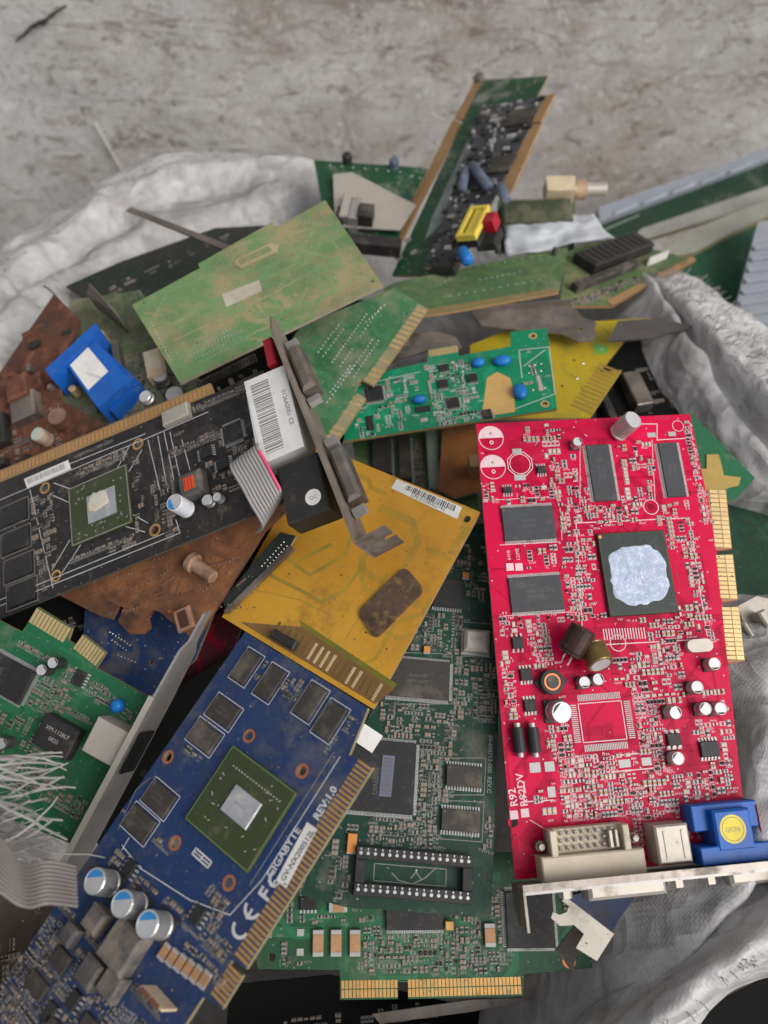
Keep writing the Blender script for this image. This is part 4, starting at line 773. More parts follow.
# ------------------------------------------------------------------ black graphics card
def black_card():
    c = Card('graphics_card', 'long black graphics card with steel bracket and large white bar code label', 'graphics card', (150, 520), 330, (-22, 20), ((0, 615), (265, 510)), 'graphics cards in the heap')
    H = [(45, 488, 1.9), (138, 444, 1.9), (155, 530, 1.9), (56, 576, 1.9)]
    c.board([(-40, 499), (215, 393), (262, 370), (322, 487), (-40, 634)], 'black', H, edge=mat('dark board edge', (0.07, 0.066, 0.06), .6))
    c.rings(H, 'gold', 1.0)
    c.board([(-40, 487), (210, 383), (214, 393), (-40, 499)], 'tan', edge='tan', name='edge_connector', main=False); c.contacts((-40, 488), (210, 384), 62, 4.0, -1, mat('dull contact', (0.50, 0.29, 0.11), .5, .5), 0.6, inset=.5)
    g, r = c.chip((68, 489), (132, 522), 1.3, None, mt='subgreen', name='processor', notch=False); x0, y0, x1, y1 = r
    c.box('die', (86, 497), (116, 512), 1.3, 2.1, 'die', .15, parent=g)
    mb = MB(); p = c.L(97, 501, 2.2); vs = []; N = 18
    mb.lathe([(5.6, 2.05), (5.0, 2.2), (2.8, 2.32), (.4, 2.36)], 0, 12, cx=p[0], cy=p[1]); mb.v = [(x + noise.noise(Vector((x, y, 1)) * .35) * 2.2, y + noise.noise(Vector((x, y, 5)) * .35) * 2.2, z) for x, y, z in mb.v]
    mb.build('thermal_paste', [mat('old grey paste', (0.52, 0.52, 0.47), .6, var=(150, .6, (.6, .45, .2)), bump=(500, .6))], g, smooth=True)
    fb = MB(); fb.frame(x0 + .4, y0 + .4, x1 - .4, y1 - .4, .5, 1.34)
    R = random.Random(8)
    for i in range(40): fb.rbox(R.uniform(x0 + 2, x1 - 2), R.uniform(y0 + 2, y1 - 2), .9, .45, 1.3, 1.55, R.choice((0, 1.57, .8)), 0)
    fb.build('package_parts', ['silkd'], g, 'stuff')
    mb = MB()
    for px in ((12, 513), (14, 540), (17, 567), (20, 593)):
        o, q = c.chip(None, None, 1.1, None, mt='chip', c=px, wh=(15.5, 10.0), name='memory_chip'); mb.frame(q[0] - 1, q[1] - 1, q[2] + 1, q[3] + 1, .35, .05); c.keep(q[0] - 1, q[1] - 1, q[2] + 1, q[3] + 1)
    for px in ((-22, 527), (-20, 553), (-18, 580)): c.chip(None, None, 1.1, None, mt='chip', c=px, wh=(12, 10.0), name='memory_chip')
    mb.build('printed_frames', ['silkd'], c.root, 'stuff')
    c.ink([[(0, 500), (150, 437), (208, 412)], [(30, 490), (53, 588)], [(54, 483), (76, 491)], [(50, 494), (70, 503)], [(129, 447), (115, 473)], [(142, 450), (125, 478)], [(148, 523), (130, 513)], [(145, 532), (124, 526)], [(52, 570), (70, 540)], [(62, 573), (84, 540)], [(148, 440), (160, 490)], [(158, 436), (168, 492)], [(164, 432), (174, 480)], [(170, 432), (180, 478)], [(0, 606), (180, 533), (176, 520)], [(0, 600), (175, 529)], [(34, 478), (145, 434)], [(182, 440), (190, 470)]], .34, 'silk')
    c.barcode([(24, 479), (68, 460), (71, 469), (27, 488)], .12, .02, seed=5, region=(.05, .3, .9, .85), inkm='inkg')
    c.text('N98PDSULC4R152D1', (74, 459), 2.4, 0, 'silkd'); c.text('L0209', (174, 437), 2.2, 0, 'silkd'); c.text('P801', (170, 470), 2.0, 0, 'silkd')
    # inductor with orange winding, capacitor, crystal
    o, q = c.box('inductor', (176, 476), (202, 490), 0, 6, 'ferrite', 1.2); x0, y0, x1, y1 = q; mb = MB(); mb.box(x0 + 3, y0 + 2.6, 5.9, x1 - 3, y1 - 2.6, 6.25, 0, .1); w = mb.build('winding', ['orange'], o)
    mb = MB()
    for k in range(3): mb.line((x0 + 3.8 + k * 1.5, y0 + 3), (x0 + 3.8 + k * 1.5, y1 - 3), .35, 6.3)
    mb.build('wire_gaps', ['redpl'], w, 'stuff')
    c.can((188, 510), 7.6, 10, 'bluemark', 3.4, body=mat('white sleeve', (0.60, 0.60, 0.64), .4))
    o, q = c.box('crystal', (160, 412), (188, 414), 0, 3.5, 'steelb', .8)
    for px, d in (((212, 503), 5), ((222, 500), 4), ((150, 400), 6)): c.can(px, d, 4, None, 0)
    c.chip(None, None, 1.0, 'q', .5, 'chip', c=(232, 432), wh=(9, 9)); c.chip(None, None, 1.2, 'lr', 1.0, 'chip', c=(205, 452), wh=(6, 5)); c.chip(None, None, 1.2, 'lr', 1.0, 'chip', c=(222, 463), wh=(6, 5))
    # ports
    o, q = c.box('monitor_port', (245, 391), (302, 444), 0, 14, 'whitepl', .5, label='port block hidden under its white label')
    c.barcode([(244, 382), (284, 365), (304, 446), (263, 464)], .2, 14.0, parent=o, seed=14, along='y', region=(.12, .08, .56, .92), name='label', inkm='inkg', txt='0126A0001 CE', tsize=2.8, tpos=(.8, .5))
    o, q = c.box('digital_port', (276, 468), (330, 508), 0, 12, 'blackpl', .8, label='black digital port block with round sticker')
    p = c.L(313, 497, 12.1); mb = MB(); mb.lathe([(3.3, 12), (3.3, 12.1)], 0, 20, cx=p[0], cy=p[1]); st = mb.build('round_sticker', ['paper'], o); t = link('lettering', text_mesh('QC', 2.2, 'inkg', 'CENTER'), st); t.location = (p[0] * .001, (p[1] - .8) * .001, .01214)
    o, q = c.box('video_jack', (262, 340), (276, 362), 0, 13, 'redpl', .5)
    # bracket at the right end
    T0, B0 = Vector(c.L(268, 312, 12)), Vector(c.L(361, 546, 12)); d = (B0 - T0).normalized(); nn = Vector((-d.y, d.x))
    if nn.x < 0: nn = -nn
    a = T0; e = B0; k_ = (e - a).length / 116
    bk = c.sheet([(a.x, a.y, 3), (a.x + d.x * 4, a.y + d.y * 4, -1), (e.x, e.y, -3), (e.x, e.y, 16.5), (a.x + d.x * 14, a.y + d.y * 14, 16.5), (a.x, a.y, 9)], mat('brown grey bracket steel', (0.27, 0.235, 0.205), 0.45, 0.5, var=(60, .6, (.16, .125, .10)), dust=(.25, '7b6a5a', 50), bump=(500, .15)), 'bracket', t=1.0)
    f = e + nn * 12
    c.sheet([(e.x, e.y, 16.5), (f.x, f.y, 16.5), (f.x, f.y, 9), (f.x - nn.x * 4, f.y - nn.y * 4, 9), (f.x - nn.x * 4, f.y - nn.y * 4, 5), (f.x, f.y, 5), (f.x, f.y, -3), (e.x, e.y, -3)], 'steeld', 'mounting_tab', bk, .9)
    for q0, q1, zz in ((22, 44, 12), (73, 97, 11)):
        q0 *= k_; q1 *= k_; A = a + d * q0 + nn * .9; mb = MB(); mb.T = Matrix(((d.x, nn.x, 0, A.x), (d.y, nn.y, 0, A.y), (0, 0, 1, 0), (0, 0, 0, 1))); mb.box(0, 0, 2.5, q1 - q0, 6, zz, 0, 1.5); mb.build('port_shell', ['steeld'], bk)
    for q0 in (18, 48, 69, 101):
        A = a + d * q0 * k_ + nn * .9; mb = MB(); mb.T = Matrix.Translation((A.x, A.y, 7)) @ Vector((nn.x, nn.y, 0)).to_track_quat('Z', 'Y').to_matrix().to_4x4(); mb.lathe([(2.4, 0), (2.4, 5), (1.5, 5.2)], 0, 6); mb.build('hex_nut', ['steel'], bk)
    for i, (a, b, n) in enumerate((((75, 470), (125, 455), 26), ((30, 495), (60, 600), 60), ((70, 560), (130, 535), 40), ((185, 410), (262, 380), 70), ((150, 480), (180, 530), 40), ((200, 440), (280, 470), 60), ((170, 455), (215, 430), 20), ((100, 460), (150, 540), 24))):
        c.smds(a, b, n, size=.95, silk='silkd', seed=60 + i)
    c.traces(40, 'black_tr', seed=31); c.vias(120, 'silkd', 32, .26)
    return c
black_card()

# ------------------------------------------------------------------ amber board lying face down
def amber_board():
    c = Card('circuit_board', 'amber circuit board lying face down with brown felt patch and bar code strip', 'circuit board', (380, 580), 320, (-20, 24), ((335, 452), (480, 512)))
    H = [(467, 519, 1.6)]
    c.board([(318, 445), (480, 512), (373, 709), (222, 617)], 'yellow', H, edge='tan')
    mb = MB(); pts = [c.L(*p) for p in ((302, 627), (394, 689), (375, 704), (240, 622))]; mb.prism(pts, .02, .07); mb.build('contact_strip', [mat('brown contact strip', (0.16, 0.085, 0.03), .5, var=(80, .6, (.26, .15, .05)))], c.root)
    mb = MB(); pts = [c.L(*p) for p in ((300, 620), (397, 684), (393, 689), (301, 627))]; mb.prism(pts, .02, .06); mb.build('green_band', [mat('olive mask band', (0.20, 0.17, 0.02), .5, var=(90, .6, (.10, .11, .03)))], c.root)
    c.contacts((256, 629), (374, 705), 19, 7.5, 1, mat('bright contact', (0.82, 0.62, 0.36), .35, .6), .36, z=.08, inset=1.0, only=(8, 9, 10, 11, 14, 15, 18))
    c.contacts((256, 629), (374, 705), 19, 6.5, 1, mat('worn contact', (0.24, 0.14, 0.05), .45, .5), .4, z=.075, inset=1.5, only=(2, 3, 4, 5, 6, 7, 12, 13, 16, 17))
    c.barcode([(397, 479), (462, 507), (457, 519), (391, 488)], .12, .02, seed=3, region=(.18, .42, .92, .9), txt='S/N 0108002743', tsize=2.6, tpos=(.55, .1))
    P = [Vector(c.L(*p, .8)) for p in ((357, 612), (405, 566), (425, 590), (375, 640))]; pts = []
    for i in range(4):
        p, a, b = P[i], P[i - 1], P[(i + 1) % 4]; r = 3.4; pa = p + (a - p).normalized() * r; pb = p + (b - p).normalized() * r
        for k in range(5): t = k / 4; pts.append(tuple(pa.lerp(p, t).lerp(p.lerp(pb, t), t)))
    mb = MB(); mb.prism(pts[::-1], .02, 1.0); mb.build('felt_patch', ['patch'], c.root, label='brown speckled rounded felt patch')
    c.ink([[(270, 575), (300, 590), (322, 602), (345, 590), (360, 570)], [(282, 555), (310, 575), (345, 555), (352, 535)], [(300, 560), (330, 545)]], 1.6, 'yellow_tr', z=.02, name='copper_areas')
    c.ink([[(255, 590), (300, 600), (330, 615)], [(345, 640), (370, 600), (372, 580)], [(400, 540), (440, 500)], [(365, 590), (372, 570)]], .35, 'yellow_tr', z=.026, name='traces')
    c.traces(14, 'yellow_tr', seed=51, w=.3); c.vias(40, 'yellow_tr', 52)
    # part joined at the strip end: dark clip
    c.box('edge_clip', (274, 628), (292, 650), 0, 3, 'blackpl', .5)
amber_board()

# ------------------------------------------------------------------ dark green controller board in the middle
def controller_board():
    c = Card('circuit_board', 'dark green circuit board with empty chip socket beside the red card', 'circuit board', (420, 760), 295, (4, 25), ((352, 870), (476, 880)))
    c.board([(442, 530), (503, 520), (499, 700), (491, 918), (345, 907), (300, 895), (350, 765), (386, 672)], 'dkgreen', [(481, 563, 1.2)])
    c.chip((388, 657), (449, 700), 2.0, 'q', .5, 'chipd', 'AL420-PBF|ESP0-3A2D', 1.7, name='controller_chip')
    o, r = c.chip((352, 738), (413, 815), 2.4, 'q', .5, 'chip', name='controller_chip')
    q = c.barcode([(383, 755), (395, 756), (391, 797), (379, 796)], .1, 2.42, parent=o, seed=8, along='y', region=(.1, .05, .9, .95), mt=mat('blue grey label', (0.13, 0.14, 0.20), .5), inkm='mark', name='chip_label')
    q = c.text('DIALOG', (377, 795), 2.6, math.pi / 2, 'mark', z=2.45, parent=o, name='marking')
    c.chip((447, 764), (482, 788), 1.9, 'tb', 1.0, 'chipd', name='logic_chip'); c.chip((442, 808), (480, 833), 1.9, 'tb', 1.0, 'chipd', name='logic_chip'); c.chip((434, 578), (462, 608), 2.0, 'b', 1.0, 'chip', name='logic_chip')
    o, r = c.box('crystal', (465, 628), (489, 652), 0, 4.5, 'steelb', 1.2); x0, y0, x1, y1 = r; mb = MB(); mb.box(x0 - 1, y0 - 1, .05, x1 + 1, y1 + 1, 1.0, 0, .4); mb.build('can_flange', ['steel'], o)
    q = c.text('20.000', (470, 640), 1.6, 0, 'inkg', z=4.53, parent=o)
    # empty dual-row socket
    x0, y0, x1, y1 = c.rect((357, 846), (472, 905), 4.0); mb = MB(); w = 4.2
    for a in ((x0, y0, x1, y0 + w), (x0, y1 - w, x1, y1)): mb.box(a[0], a[1], .1, a[2], a[3], 4.2, 0, .25)
    for a in ((x0, y0 + w, x0 + 3.6, y1 - w), (x1 - 3.6, y0 + w, x1, y1 - w)): mb.box(a[0], a[1], .1, a[2], a[3], 4.0, 0, .25)
    so = mb.build('chip_socket', ['blackpl'], c.root); c.keep(x0, y0, x1, y1)
    proto = None
    for yy in (y0 + w / 2, y1 - w / 2):
        for i in range(16):
            x = x0 + 1.6 + (x1 - x0 - 3.2) * i / 15
            if proto is None: mb = MB(); mb.lathe([(.62, 4.1), (.62, 4.35), (.3, 4.36)], 0, 10); mb.box(-.25, 1.0, 4.1, .25, 1.7, 4.3); proto = mb.build('socket_contact', ['solder'], so); q = proto
            else: q = link('socket_contact', proto.data, so)
            q.location = (x * .001, yy * .001, 0)
    mb = MB(); mb.frame(x0 + 7, y0 + w + 1, x1 - 9, y1 - w - 1, .3, .06); mb.build('printed_outline', ['silkd'], c.root, 'stuff')
    c.ink([[(392, 873), (398, 880), (412, 884), (425, 878), (436, 868)], [(411, 878), (416, 872), (421, 879)]], .35, 'silkd'); c.domes([((416, 870), (416, 870), 1)], .6)
    for px, w, h in (((427, 649), 2.6, 2.6), ((352, 843), 3.4, 6.5), ((466, 575), 3, 2.6)):
        p = c.L(*px, 1.8); mb = MB(); mb.box(p[0] - w / 2, p[1] - h / 2, .1, p[0] + w / 2, p[1] + h / 2, 1.9, 0, .2); mb.box(p[0] - w / 2 - .01, p[1] - h / 2 - .4, .1, p[0] + w / 2 + .01, p[1] - h / 2, 1.0, 1); mb.build('tantalum_capacitor', [mat('orange tantalum', (0.55, 0.22, 0.05), .5), 'pad'], c.root); c.keep(p[0] - w / 2, p[1] - h / 2, p[0] + w / 2, p[1] + h / 2)
    c.text('60-600713-000  REV.C', (489, 735), 2.3, -math.pi / 2 - .02, 'silkd', bold=.05); c.keep(*c.rect((484, 730), (496, 812)))
    lab = c.barcode([(362, 722), (383, 736), (372, 753), (350, 738)], .3, 3.2, seed=9, region=(.1, .1, .12, .12), inkm='paper', name='blank_label')
    c.ink([[(440, 758), (486, 758), (484, 795), (440, 795), (440, 758)], [(432, 800), (484, 802), (482, 842), (430, 838), (432, 800)], [(462, 622), (493, 624), (492, 658), (462, 656), (462, 622)], [(383, 652), (452, 654), (452, 704), (384, 704)]], .25, 'silkd')
    for i, (a, b, n) in enumerate((((425, 540), (490, 600), 40), ((400, 600), (465, 655), 60), ((455, 655), (496, 720), 60), ((380, 700), (455, 760), 70), ((415, 740), (447, 830), 70), ((410, 815), (440, 850), 14), ((370, 812), (420, 845), 24), ((330, 820), (352, 905), 20), ((480, 780), (494, 850), 6))):
        c.smds(a, b, n, size=1.0, silk='silkd', seed=80 + i)
    c.traces(40, 'dkgreen_tr', seed=41); c.vias(120, 'silkd', 42, .28)
controller_board()

# ------------------------------------------------------------------ green board at the bottom
def bottom_board():
    c = Card('circuit_board', 'green to blackened circuit board at the bottom with two gold contact rows', 'circuit board', (400, 930), 292, (0, 18), ((265, 968), (560, 965)))
    c.board([(240, 860), (592, 850), (592, 968), (524, 974), (523, 996), (408, 999), (408, 980), (398, 980), (398, 999), (340, 1000), (340, 970), (258, 969)], mat('shade darkened green mask', (0.014, 0.092, 0.036), .45, var=(14, .95, (.012, .026, .016)), dust=(.2, '6b675a', 60)), [(272, 957, 1.4), (569, 981 - 20, 1.6)])  # dark base and blotches imitate the shade under the red card
    for i in (0, 1): c.contacts((341, 999), (398, 998), 15, 2.7, 1, 'gold', .8, inset=.3 + 3.0 * i); c.contacts((408, 998), (522, 995), 30, 2.7, 1, 'gold', .8, inset=.3 + 3.0 * i)
    for (x, y, w, h, v) in ((318, 943, 4.0, 9, 1), (336, 943, 4.0, 9, 1), (355, 943, 4.0, 9, 1), (338, 905, 7, 5, 0), (490, 935, 4, 8, 1), (300, 943, 2.6, 9, 2)):
        p = c.L(x, y, 1.5); mb = MB(); e = 1.6
        if v == 2:
            mb.box(p[0] - w / 2, p[1] - h / 2, .02, p[0] + w / 2, p[1] - h / 2 + 2.4, .4, 1); mb.box(p[0] - w / 2, p[1] + h / 2 - 2.4, .02, p[0] + w / 2, p[1] + h / 2, .4, 1); mb.build('bare_pad', ['mlcc', 'pad'], c.root, 'stuff')
        else:
            if v: mb.box(p[0] - w / 2, p[1] - h / 2 + e, .1, p[0] + w / 2, p[1] + h / 2 - e, 1.9, 0, .15); ends = ((p[0] - w / 2, p[1] - h / 2, p[0] + w / 2, p[1] - h / 2 + e), (p[0] - w / 2, p[1] + h / 2 - e, p[0] + w / 2, p[1] + h / 2))
            else: mb.box(p[0] - w / 2 + e, p[1] - h / 2, .1, p[0] + w / 2 - e, p[1] + h / 2, 1.9, 0, .15); ends = ((p[0] - w / 2, p[1] - h / 2, p[0] - w / 2 + e, p[1] + h / 2), (p[0] + w / 2 - e, p[1] - h / 2, p[0] + w / 2, p[1] + h / 2))
            for q in ends: mb.box(*q[:2], .05, *q[2:], 1.95, 1, .15)
            mb.build('ceramic_capacitor', ['mlcc', 'pad'], c.root)
        c.keep(p[0] - w / 2 - .5, p[1] - h / 2 - .5, p[0] + w / 2 + .5, p[1] + h / 2 + .5)
    c.chip((300, 897), (316, 910), 1.5, 'tb', 1.2); c.chip((386, 905), (444, 930), 2.0, 'tb', .65, 'chip'); c.chip((505, 892), (556, 948), 2.2, 'q', .6, 'chip'); c.chip((318, 868), (334, 884), 1.5, 'tb', 1.2)
    o, r = c.box('loose_contact', (445, 921), (454, 931), 2.1, 3.4, 'gold', .3)
    for i, (a, b, n) in enumerate((((290, 875), (375, 925), 30), ((360, 925), (500, 970), 110), ((450, 890), (510, 960), 50), ((270, 930), (310, 965), 6), ((560, 870), (590, 950), 20))): c.smds(a, b, n, silk='silkd', seed=100 + i)
    c.traces(40, 'green_tr', seed=61); c.vias(120, 'silkd', 62, .28); c.rings([(569, 961, 1.6)], 'copper')
bottom_board()

# ------------------------------------------------------------------ green network card at the left
def network_card():
    c = Card('network_card', 'green network card with silver jack shell and steel bracket at the left', 'network card', (80, 720), 311, (-8, 12), ((0, 622), (150, 702)))
    c.board([(-60, 590), (22, 632), (38, 607), (72, 628), (68, 640), (76, 645), (83, 634), (106, 652), (96, 668), (166, 706), (76, 846), (-60, 790)], 'green', [], edge='tan')
    c.contacts((37, 607), (72, 628), 10, 6.5, -1, 'goldp', .8, inset=.4); c.contacts((83, 634), (106, 652), 8, 6.5, -1, 'goldp', .8, inset=.4)
    c.chip((-25, 640), (18, 705), 2.0, 'q', .6, 'chip', 'RTL8139|D 37S', 2.4, math.pi / 2, name='controller_chip')
    p = c.L(55, 737, 6); w, h = 16.5, 12.5; mb = MB(); mb.box(p[0] - w / 2, p[1] - h / 2, 0, p[0] + w / 2, p[1] + h / 2, 6, 0, .5); o = mb.build('transformer', ['chip'], c.root); c.keep(p[0] - w / 2, p[1] - h / 2, p[0] + w / 2, p[1] + h / 2)
    for t, k in (('XM-1128L7', 1.2), ('0820', -2.2)):
        q = link('marking', text_mesh(t, 2.3, 'markw', 'CENTER'), o); q.location = (p[0] * .001, (p[1] + k) * .001, .00603)
    a, b = c.L(107, 713, 12), c.L(107, 772, 12); p = c.L(107, 743, 12); w, h = 16.5, 14; mb = MB(); mb.box(p[0] - w / 2, p[1] - h / 2, 0, p[0] + w / 2, p[1] + h / 2, 12, 0, .4); mb.build('jack_shell', ['steelb'], c.root, label='plain silver network jack shell'); c.keep(p[0] - w / 2, p[1] - h / 2, p[0] + w / 2, p[1] + h / 2)
    for px in ((62, 663), (51, 670), (12, 742)): c.can(px, 4.6, 7, 'blackmark', 1, base=False, body='blackpl')
    p = c.L(117, 706, 3); mb = MB(); mb.lathe([(2.4, .3), (2.9, 2), (2.6, 4.2), (1.2, 5.4)], 0, 14, cx=p[0], cy=p[1]); mb.build('blue_capacitor', ['blueb'], c.root, smooth=True)
    c.chip(None, None, 1.6, 'lr', 1.2, 'chip', c=(78, 678), wh=(5, 6))
    # bracket
    A, B = Vector(c.L(152, 697, 15)), Vector(c.L(64, 862, 15)); d = (B - A).normalized(); nn = Vector((-d.y, d.x))
    if nn.x < 0: nn = -nn
    a = A - d * 30 + nn * 1.0; m = A + nn * 1.0; e = B + d * 12 + nn * 1.0
    f0, f1 = a - d * 0, m
    bk = c.sheet([(m.x, m.y, -4), (e.x, e.y, -4), (e.x, e.y, 15), (m.x, m.y, 15)], 'steel', 'bracket', t=1.0)
    c.sheet([(m.x, m.y, -3.9), (m.x, m.y, 14.9), (m.x - d.x * 20, m.y - d.y * 20, 13.5), (m.x - d.x * 24, m.y - d.y * 24, 9.5), (a.x - d.x * 6, a.y - d.y * 6, 9), (a.x - d.x * 8, a.y - d.y * 8, 4), (m.x - d.x * 24, m.y - d.y * 24, 2), (m.x - d.x * 20, m.y - d.y * 20, -2)], 'steel', 'bracket_tongue', bk, 1.0)
    c.sheet([(m.x, m.y, 15), (e.x, e.y, 15), (e.x - nn.x * 2.4, e.y - nn.y * 2.4, 15.1), (m.x - nn.x * 2.4, m.y - nn.y * 2.4, 15.1)], 'steelb', 'bracket_lip', bk, .5)
    mb = MB(); s0 = m + d * 14 + nn * 1.05; mb.T = Matrix(((d.x, nn.x, 0, s0.x), (d.y, nn.y, 0, s0.y), (0, 0, 1, 0), (0, 0, 0, 1))); mb.box(0, 0, .5, 17, .25, 12.5); mb.build('jack_opening', ['hole'], bk)
    for i, (x0, y0, x1, y1, n) in enumerate(((-20, 640, 60, 720, 60), (20, 640, 110, 690, 70), (20, 680, 90, 720, 60), (20, 760, 80, 820, 50), (0, 700, 40, 790, 40), (60, 680, 140, 710, 20))): c.smds((x0, y0), (x1, y1), n, silk='silkd', seed=120 + i)
    c.traces(40, 'green_tr', seed=71); c.vias(140, 'silkd', 72, .3)
network_card()

# ------------------------------------------------------------------ dusty light green board, face down
def dusty_board():
    c = Card('circuit_board', 'dusty light green circuit board lying face down, tan dirt smears', 'circuit board', (250, 290), 385, (-8, 32), ((180, 383), (383, 285)))
    c.board([(132, 305), (200, 268), (198, 264), (272, 222), (275, 228), (325, 200), (383, 285), (180, 383)], 'dusty', [(372, 281, .9), (143, 303, .9)], edge=mat('grimy board edge', (0.30, 0.26, 0.19), .8, var=(90, .5)))
    c.barcode([(222, 294), (259, 280), (262, 291), (226, 307)], .12, .02, seed=3, region=(.1, .1, .12, .12), mt=mat('grimy label', (0.46, 0.42, 0.34), .7, var=(60, .6, (.33, .3, .2))), inkm='paper', name='blank_label')
    mb = MB(); r = c.rect((232, 262), (280, 250)); x0, y0, x1, y1 = r; ym = (y0 + y1) / 2
    mb.prism([(x0 + 2, y0), (x1 - 6, y0), (x1 - 2, y0 - .8), (x1 + 1, ym), (x1 - 2, y1 + .8), (x1 - 6, y1), (x0 + 2, y1), (x0, ym)], .02, .6); o = mb.build('embossed_tag', [mat('tan tag', (0.40, 0.34, 0.20), .7, var=(60, .5))], c.root)
    mb = MB(); mb.prism([(x0 + 3, y0 + 1.4), (x1 - 4, y0 + 1.4), (x1 - 4, y1 - 1.4), (x0 + 3, y1 - 1.4)], .61, .75); mb.build('tag_recess', ['dusty'], o)
    mb = MB()
    for i in range(26):
        p = c.L(196 + i * 2.3, 382 - i * 1.15); mb.lathe([(.35, -6.5), (.55, -1.6)], 0, 6, cx=p[0] + .2, cy=p[1] + 1.2)
    mb.build('header_pins', ['blackpl'], c.root, 'stuff')
    rows = [((186 + k * 5, 352 + 3.4 * k), (230 + k * 5, 330 + 3.4 * k), 14) for k in range(4)]
    c.domes(rows, .45, mat('teal solder', (0.14, 0.36, 0.28), .5)); c.domes([((150, 320), (170, 360), 14), ((300, 222), (330, 225), 8), ((205, 345), (240, 330), 12)], .4, 'pad')
    c.ink([[(168, 325), (300, 262)], [(175, 340), (260, 300), (330, 262)], [(280, 240), (318, 225), (340, 250)], [(300, 250), (345, 262)], [(230, 345), (350, 285)], [(262, 330), (360, 276)]], 1.2, 'dusty_tr', .02, 'copper_areas')
    c.traces(50, 'dusty_tr', seed=81, w=.34); c.vias(220, 'pad', 82, .3)
dusty_board()

def pin_board():
    c = Card('circuit_board', 'green circuit board face down with rows of silver solder points, gold side edge', 'circuit board', (350, 370), 388, (-5, 32), ((335, 447), (425, 311)))
    c.board([(262, 392), (300, 326), (395, 288), (428, 309), (373, 386), (361, 380), (354, 391), (366, 398), (332, 449), (280, 425)], mat('faded green mask', (0.045, 0.165, 0.065), .55, var=(30, .6, (.03, .10, .045)), dust=(.34, '84856a', 40)), [], edge='tan')
    for q in ([(428, 309), (373, 386), (364, 381), (418, 304)], [(366, 398), (332, 449), (322, 444), (357, 393)]):
        mb = MB(); mb.prism([c.L(*p) for p in q], .01, .04); mb.build('contact_bed', [mat('pale olive laminate', (.30, .27, .15), .6, var=(60, .5))], c.root)
    c.contacts((428, 310), (374, 385), 16, 6, -1, 'goldp', .55, inset=.4, skip=(9, 10, 12)); c.contacts((366, 399), (333, 448), 10, 6, -1, 'goldp', .55, inset=.4, skip=(2, 4, 5))
    c.domes([((318, 352), (338, 325), 9), ((323, 356), (343, 329), 9), ((332, 362), (366, 314), 17), ((340, 366), (352, 349), 6), ((360, 336), (380, 308), 9), ((330, 392), (350, 366), 9), ((327, 402), (356, 362), 12), ((350, 372), (372, 340), 11), ((354, 376), (378, 341), 12), ((366, 322), (384, 305), 7)], .62)
    c.traces(40, mat('faded green trace', (0.06, 0.20, 0.085), .55, dust=(.3, '84856a', 40)), seed=91, w=.4); c.vias(140, 'pad', 92, .3)
pin_board()

def small_card():
    c = Card('modem_card', 'small emerald green card with blue capacitors and bare tan pad', 'circuit board', (460, 385), 382, (-6, 30), ((345, 440), (557, 408)))
    H = [(545, 404, 1.3), (533, 336, 1.3)]
    c.board([(338, 388), (360, 376), (427, 362), (428, 350), (457, 345), (459, 356), (511, 346), (510, 332), (547, 328), (557, 409), (345, 441)], 'teal', H, edge='tan')
    c.rings(H, 'goldp', .8); c.contacts((428, 350), (457, 345), 10, 4.5, -1, 'goldp', .8, inset=.3)
    mb = MB(); pts = [c.L(*p) for p in ((487, 378), (497, 372), (510, 378), (514, 392), (515, 412), (481, 417), (484, 400))]; mb.prism(pts[::-1], .02, .1); mb.build('bare_pad', ['label_tan'], c.root)
    c.keep(*c.rect((481, 372), (517, 416)))
    for px, w, h in (((478, 361), 7, 5), ((502, 359), 9, 6), ((520, 390), 7, 9), ((419, 401 - 3), 7, 4)):
        p = c.L(*px, 3); mb = MB(); mb.lathe([(.6, .2), (.95, .8), (1.0, 2.2), (.8, 3.4), (.3, 3.9)], 0, 16); mb.v = [(p[0] + x * w / 2, p[1] + y * h / 2, z) for x, y, z in mb.v]; mb.build('blue_capacitor', ['blueb'], c.root, smooth=True); c.keep(p[0] - w / 2, p[1] - h / 2, p[0] + w / 2, p[1] + h / 2)
    for px, wh, pins in (((453, 402), (6, 6), 'q'), ((487, 413), (4.5, 5), 'lr'), ((374, 393), (9, 9), 'q'), ((423, 408), (7, 3), None), ((370, 422), (3, 8), None), ((443, 383), (5, 5), 'tb'), ((472, 377), (5, 5), 'tb'), ((444, 367), (5, 4), 'tb')): c.chip(None, None, 1.3, pins, .8, 'chip', c=px, wh=wh)
    c.ink([[(519, 350), (549, 347), (555, 394), (512, 410)], [(519, 350), (522, 378)], [(463, 365), (464, 412), (482, 418)], [(524, 366), (545, 350)], [(430, 372), (470, 364)], [(360, 385), (420, 372)]], .35, 'silk')
    c.domes([((529, 366), (541, 364), 3), ((529, 373), (541, 371), 3), ((533, 390), (545, 388), 3)], .6)
    for i, (a, b, n) in enumerate((((385, 375), (430, 425), 40), ((425, 365), (485, 425), 90), ((350, 400), (400, 435), 24), ((515, 350), (555, 405), 10))): c.smds(a, b, n, size=.95, silk='silk', seed=140 + i, clean=True)
    c.traces(30, 'teal_tr', seed=95); c.vias(90, 'pad', 96, .3)
small_card()

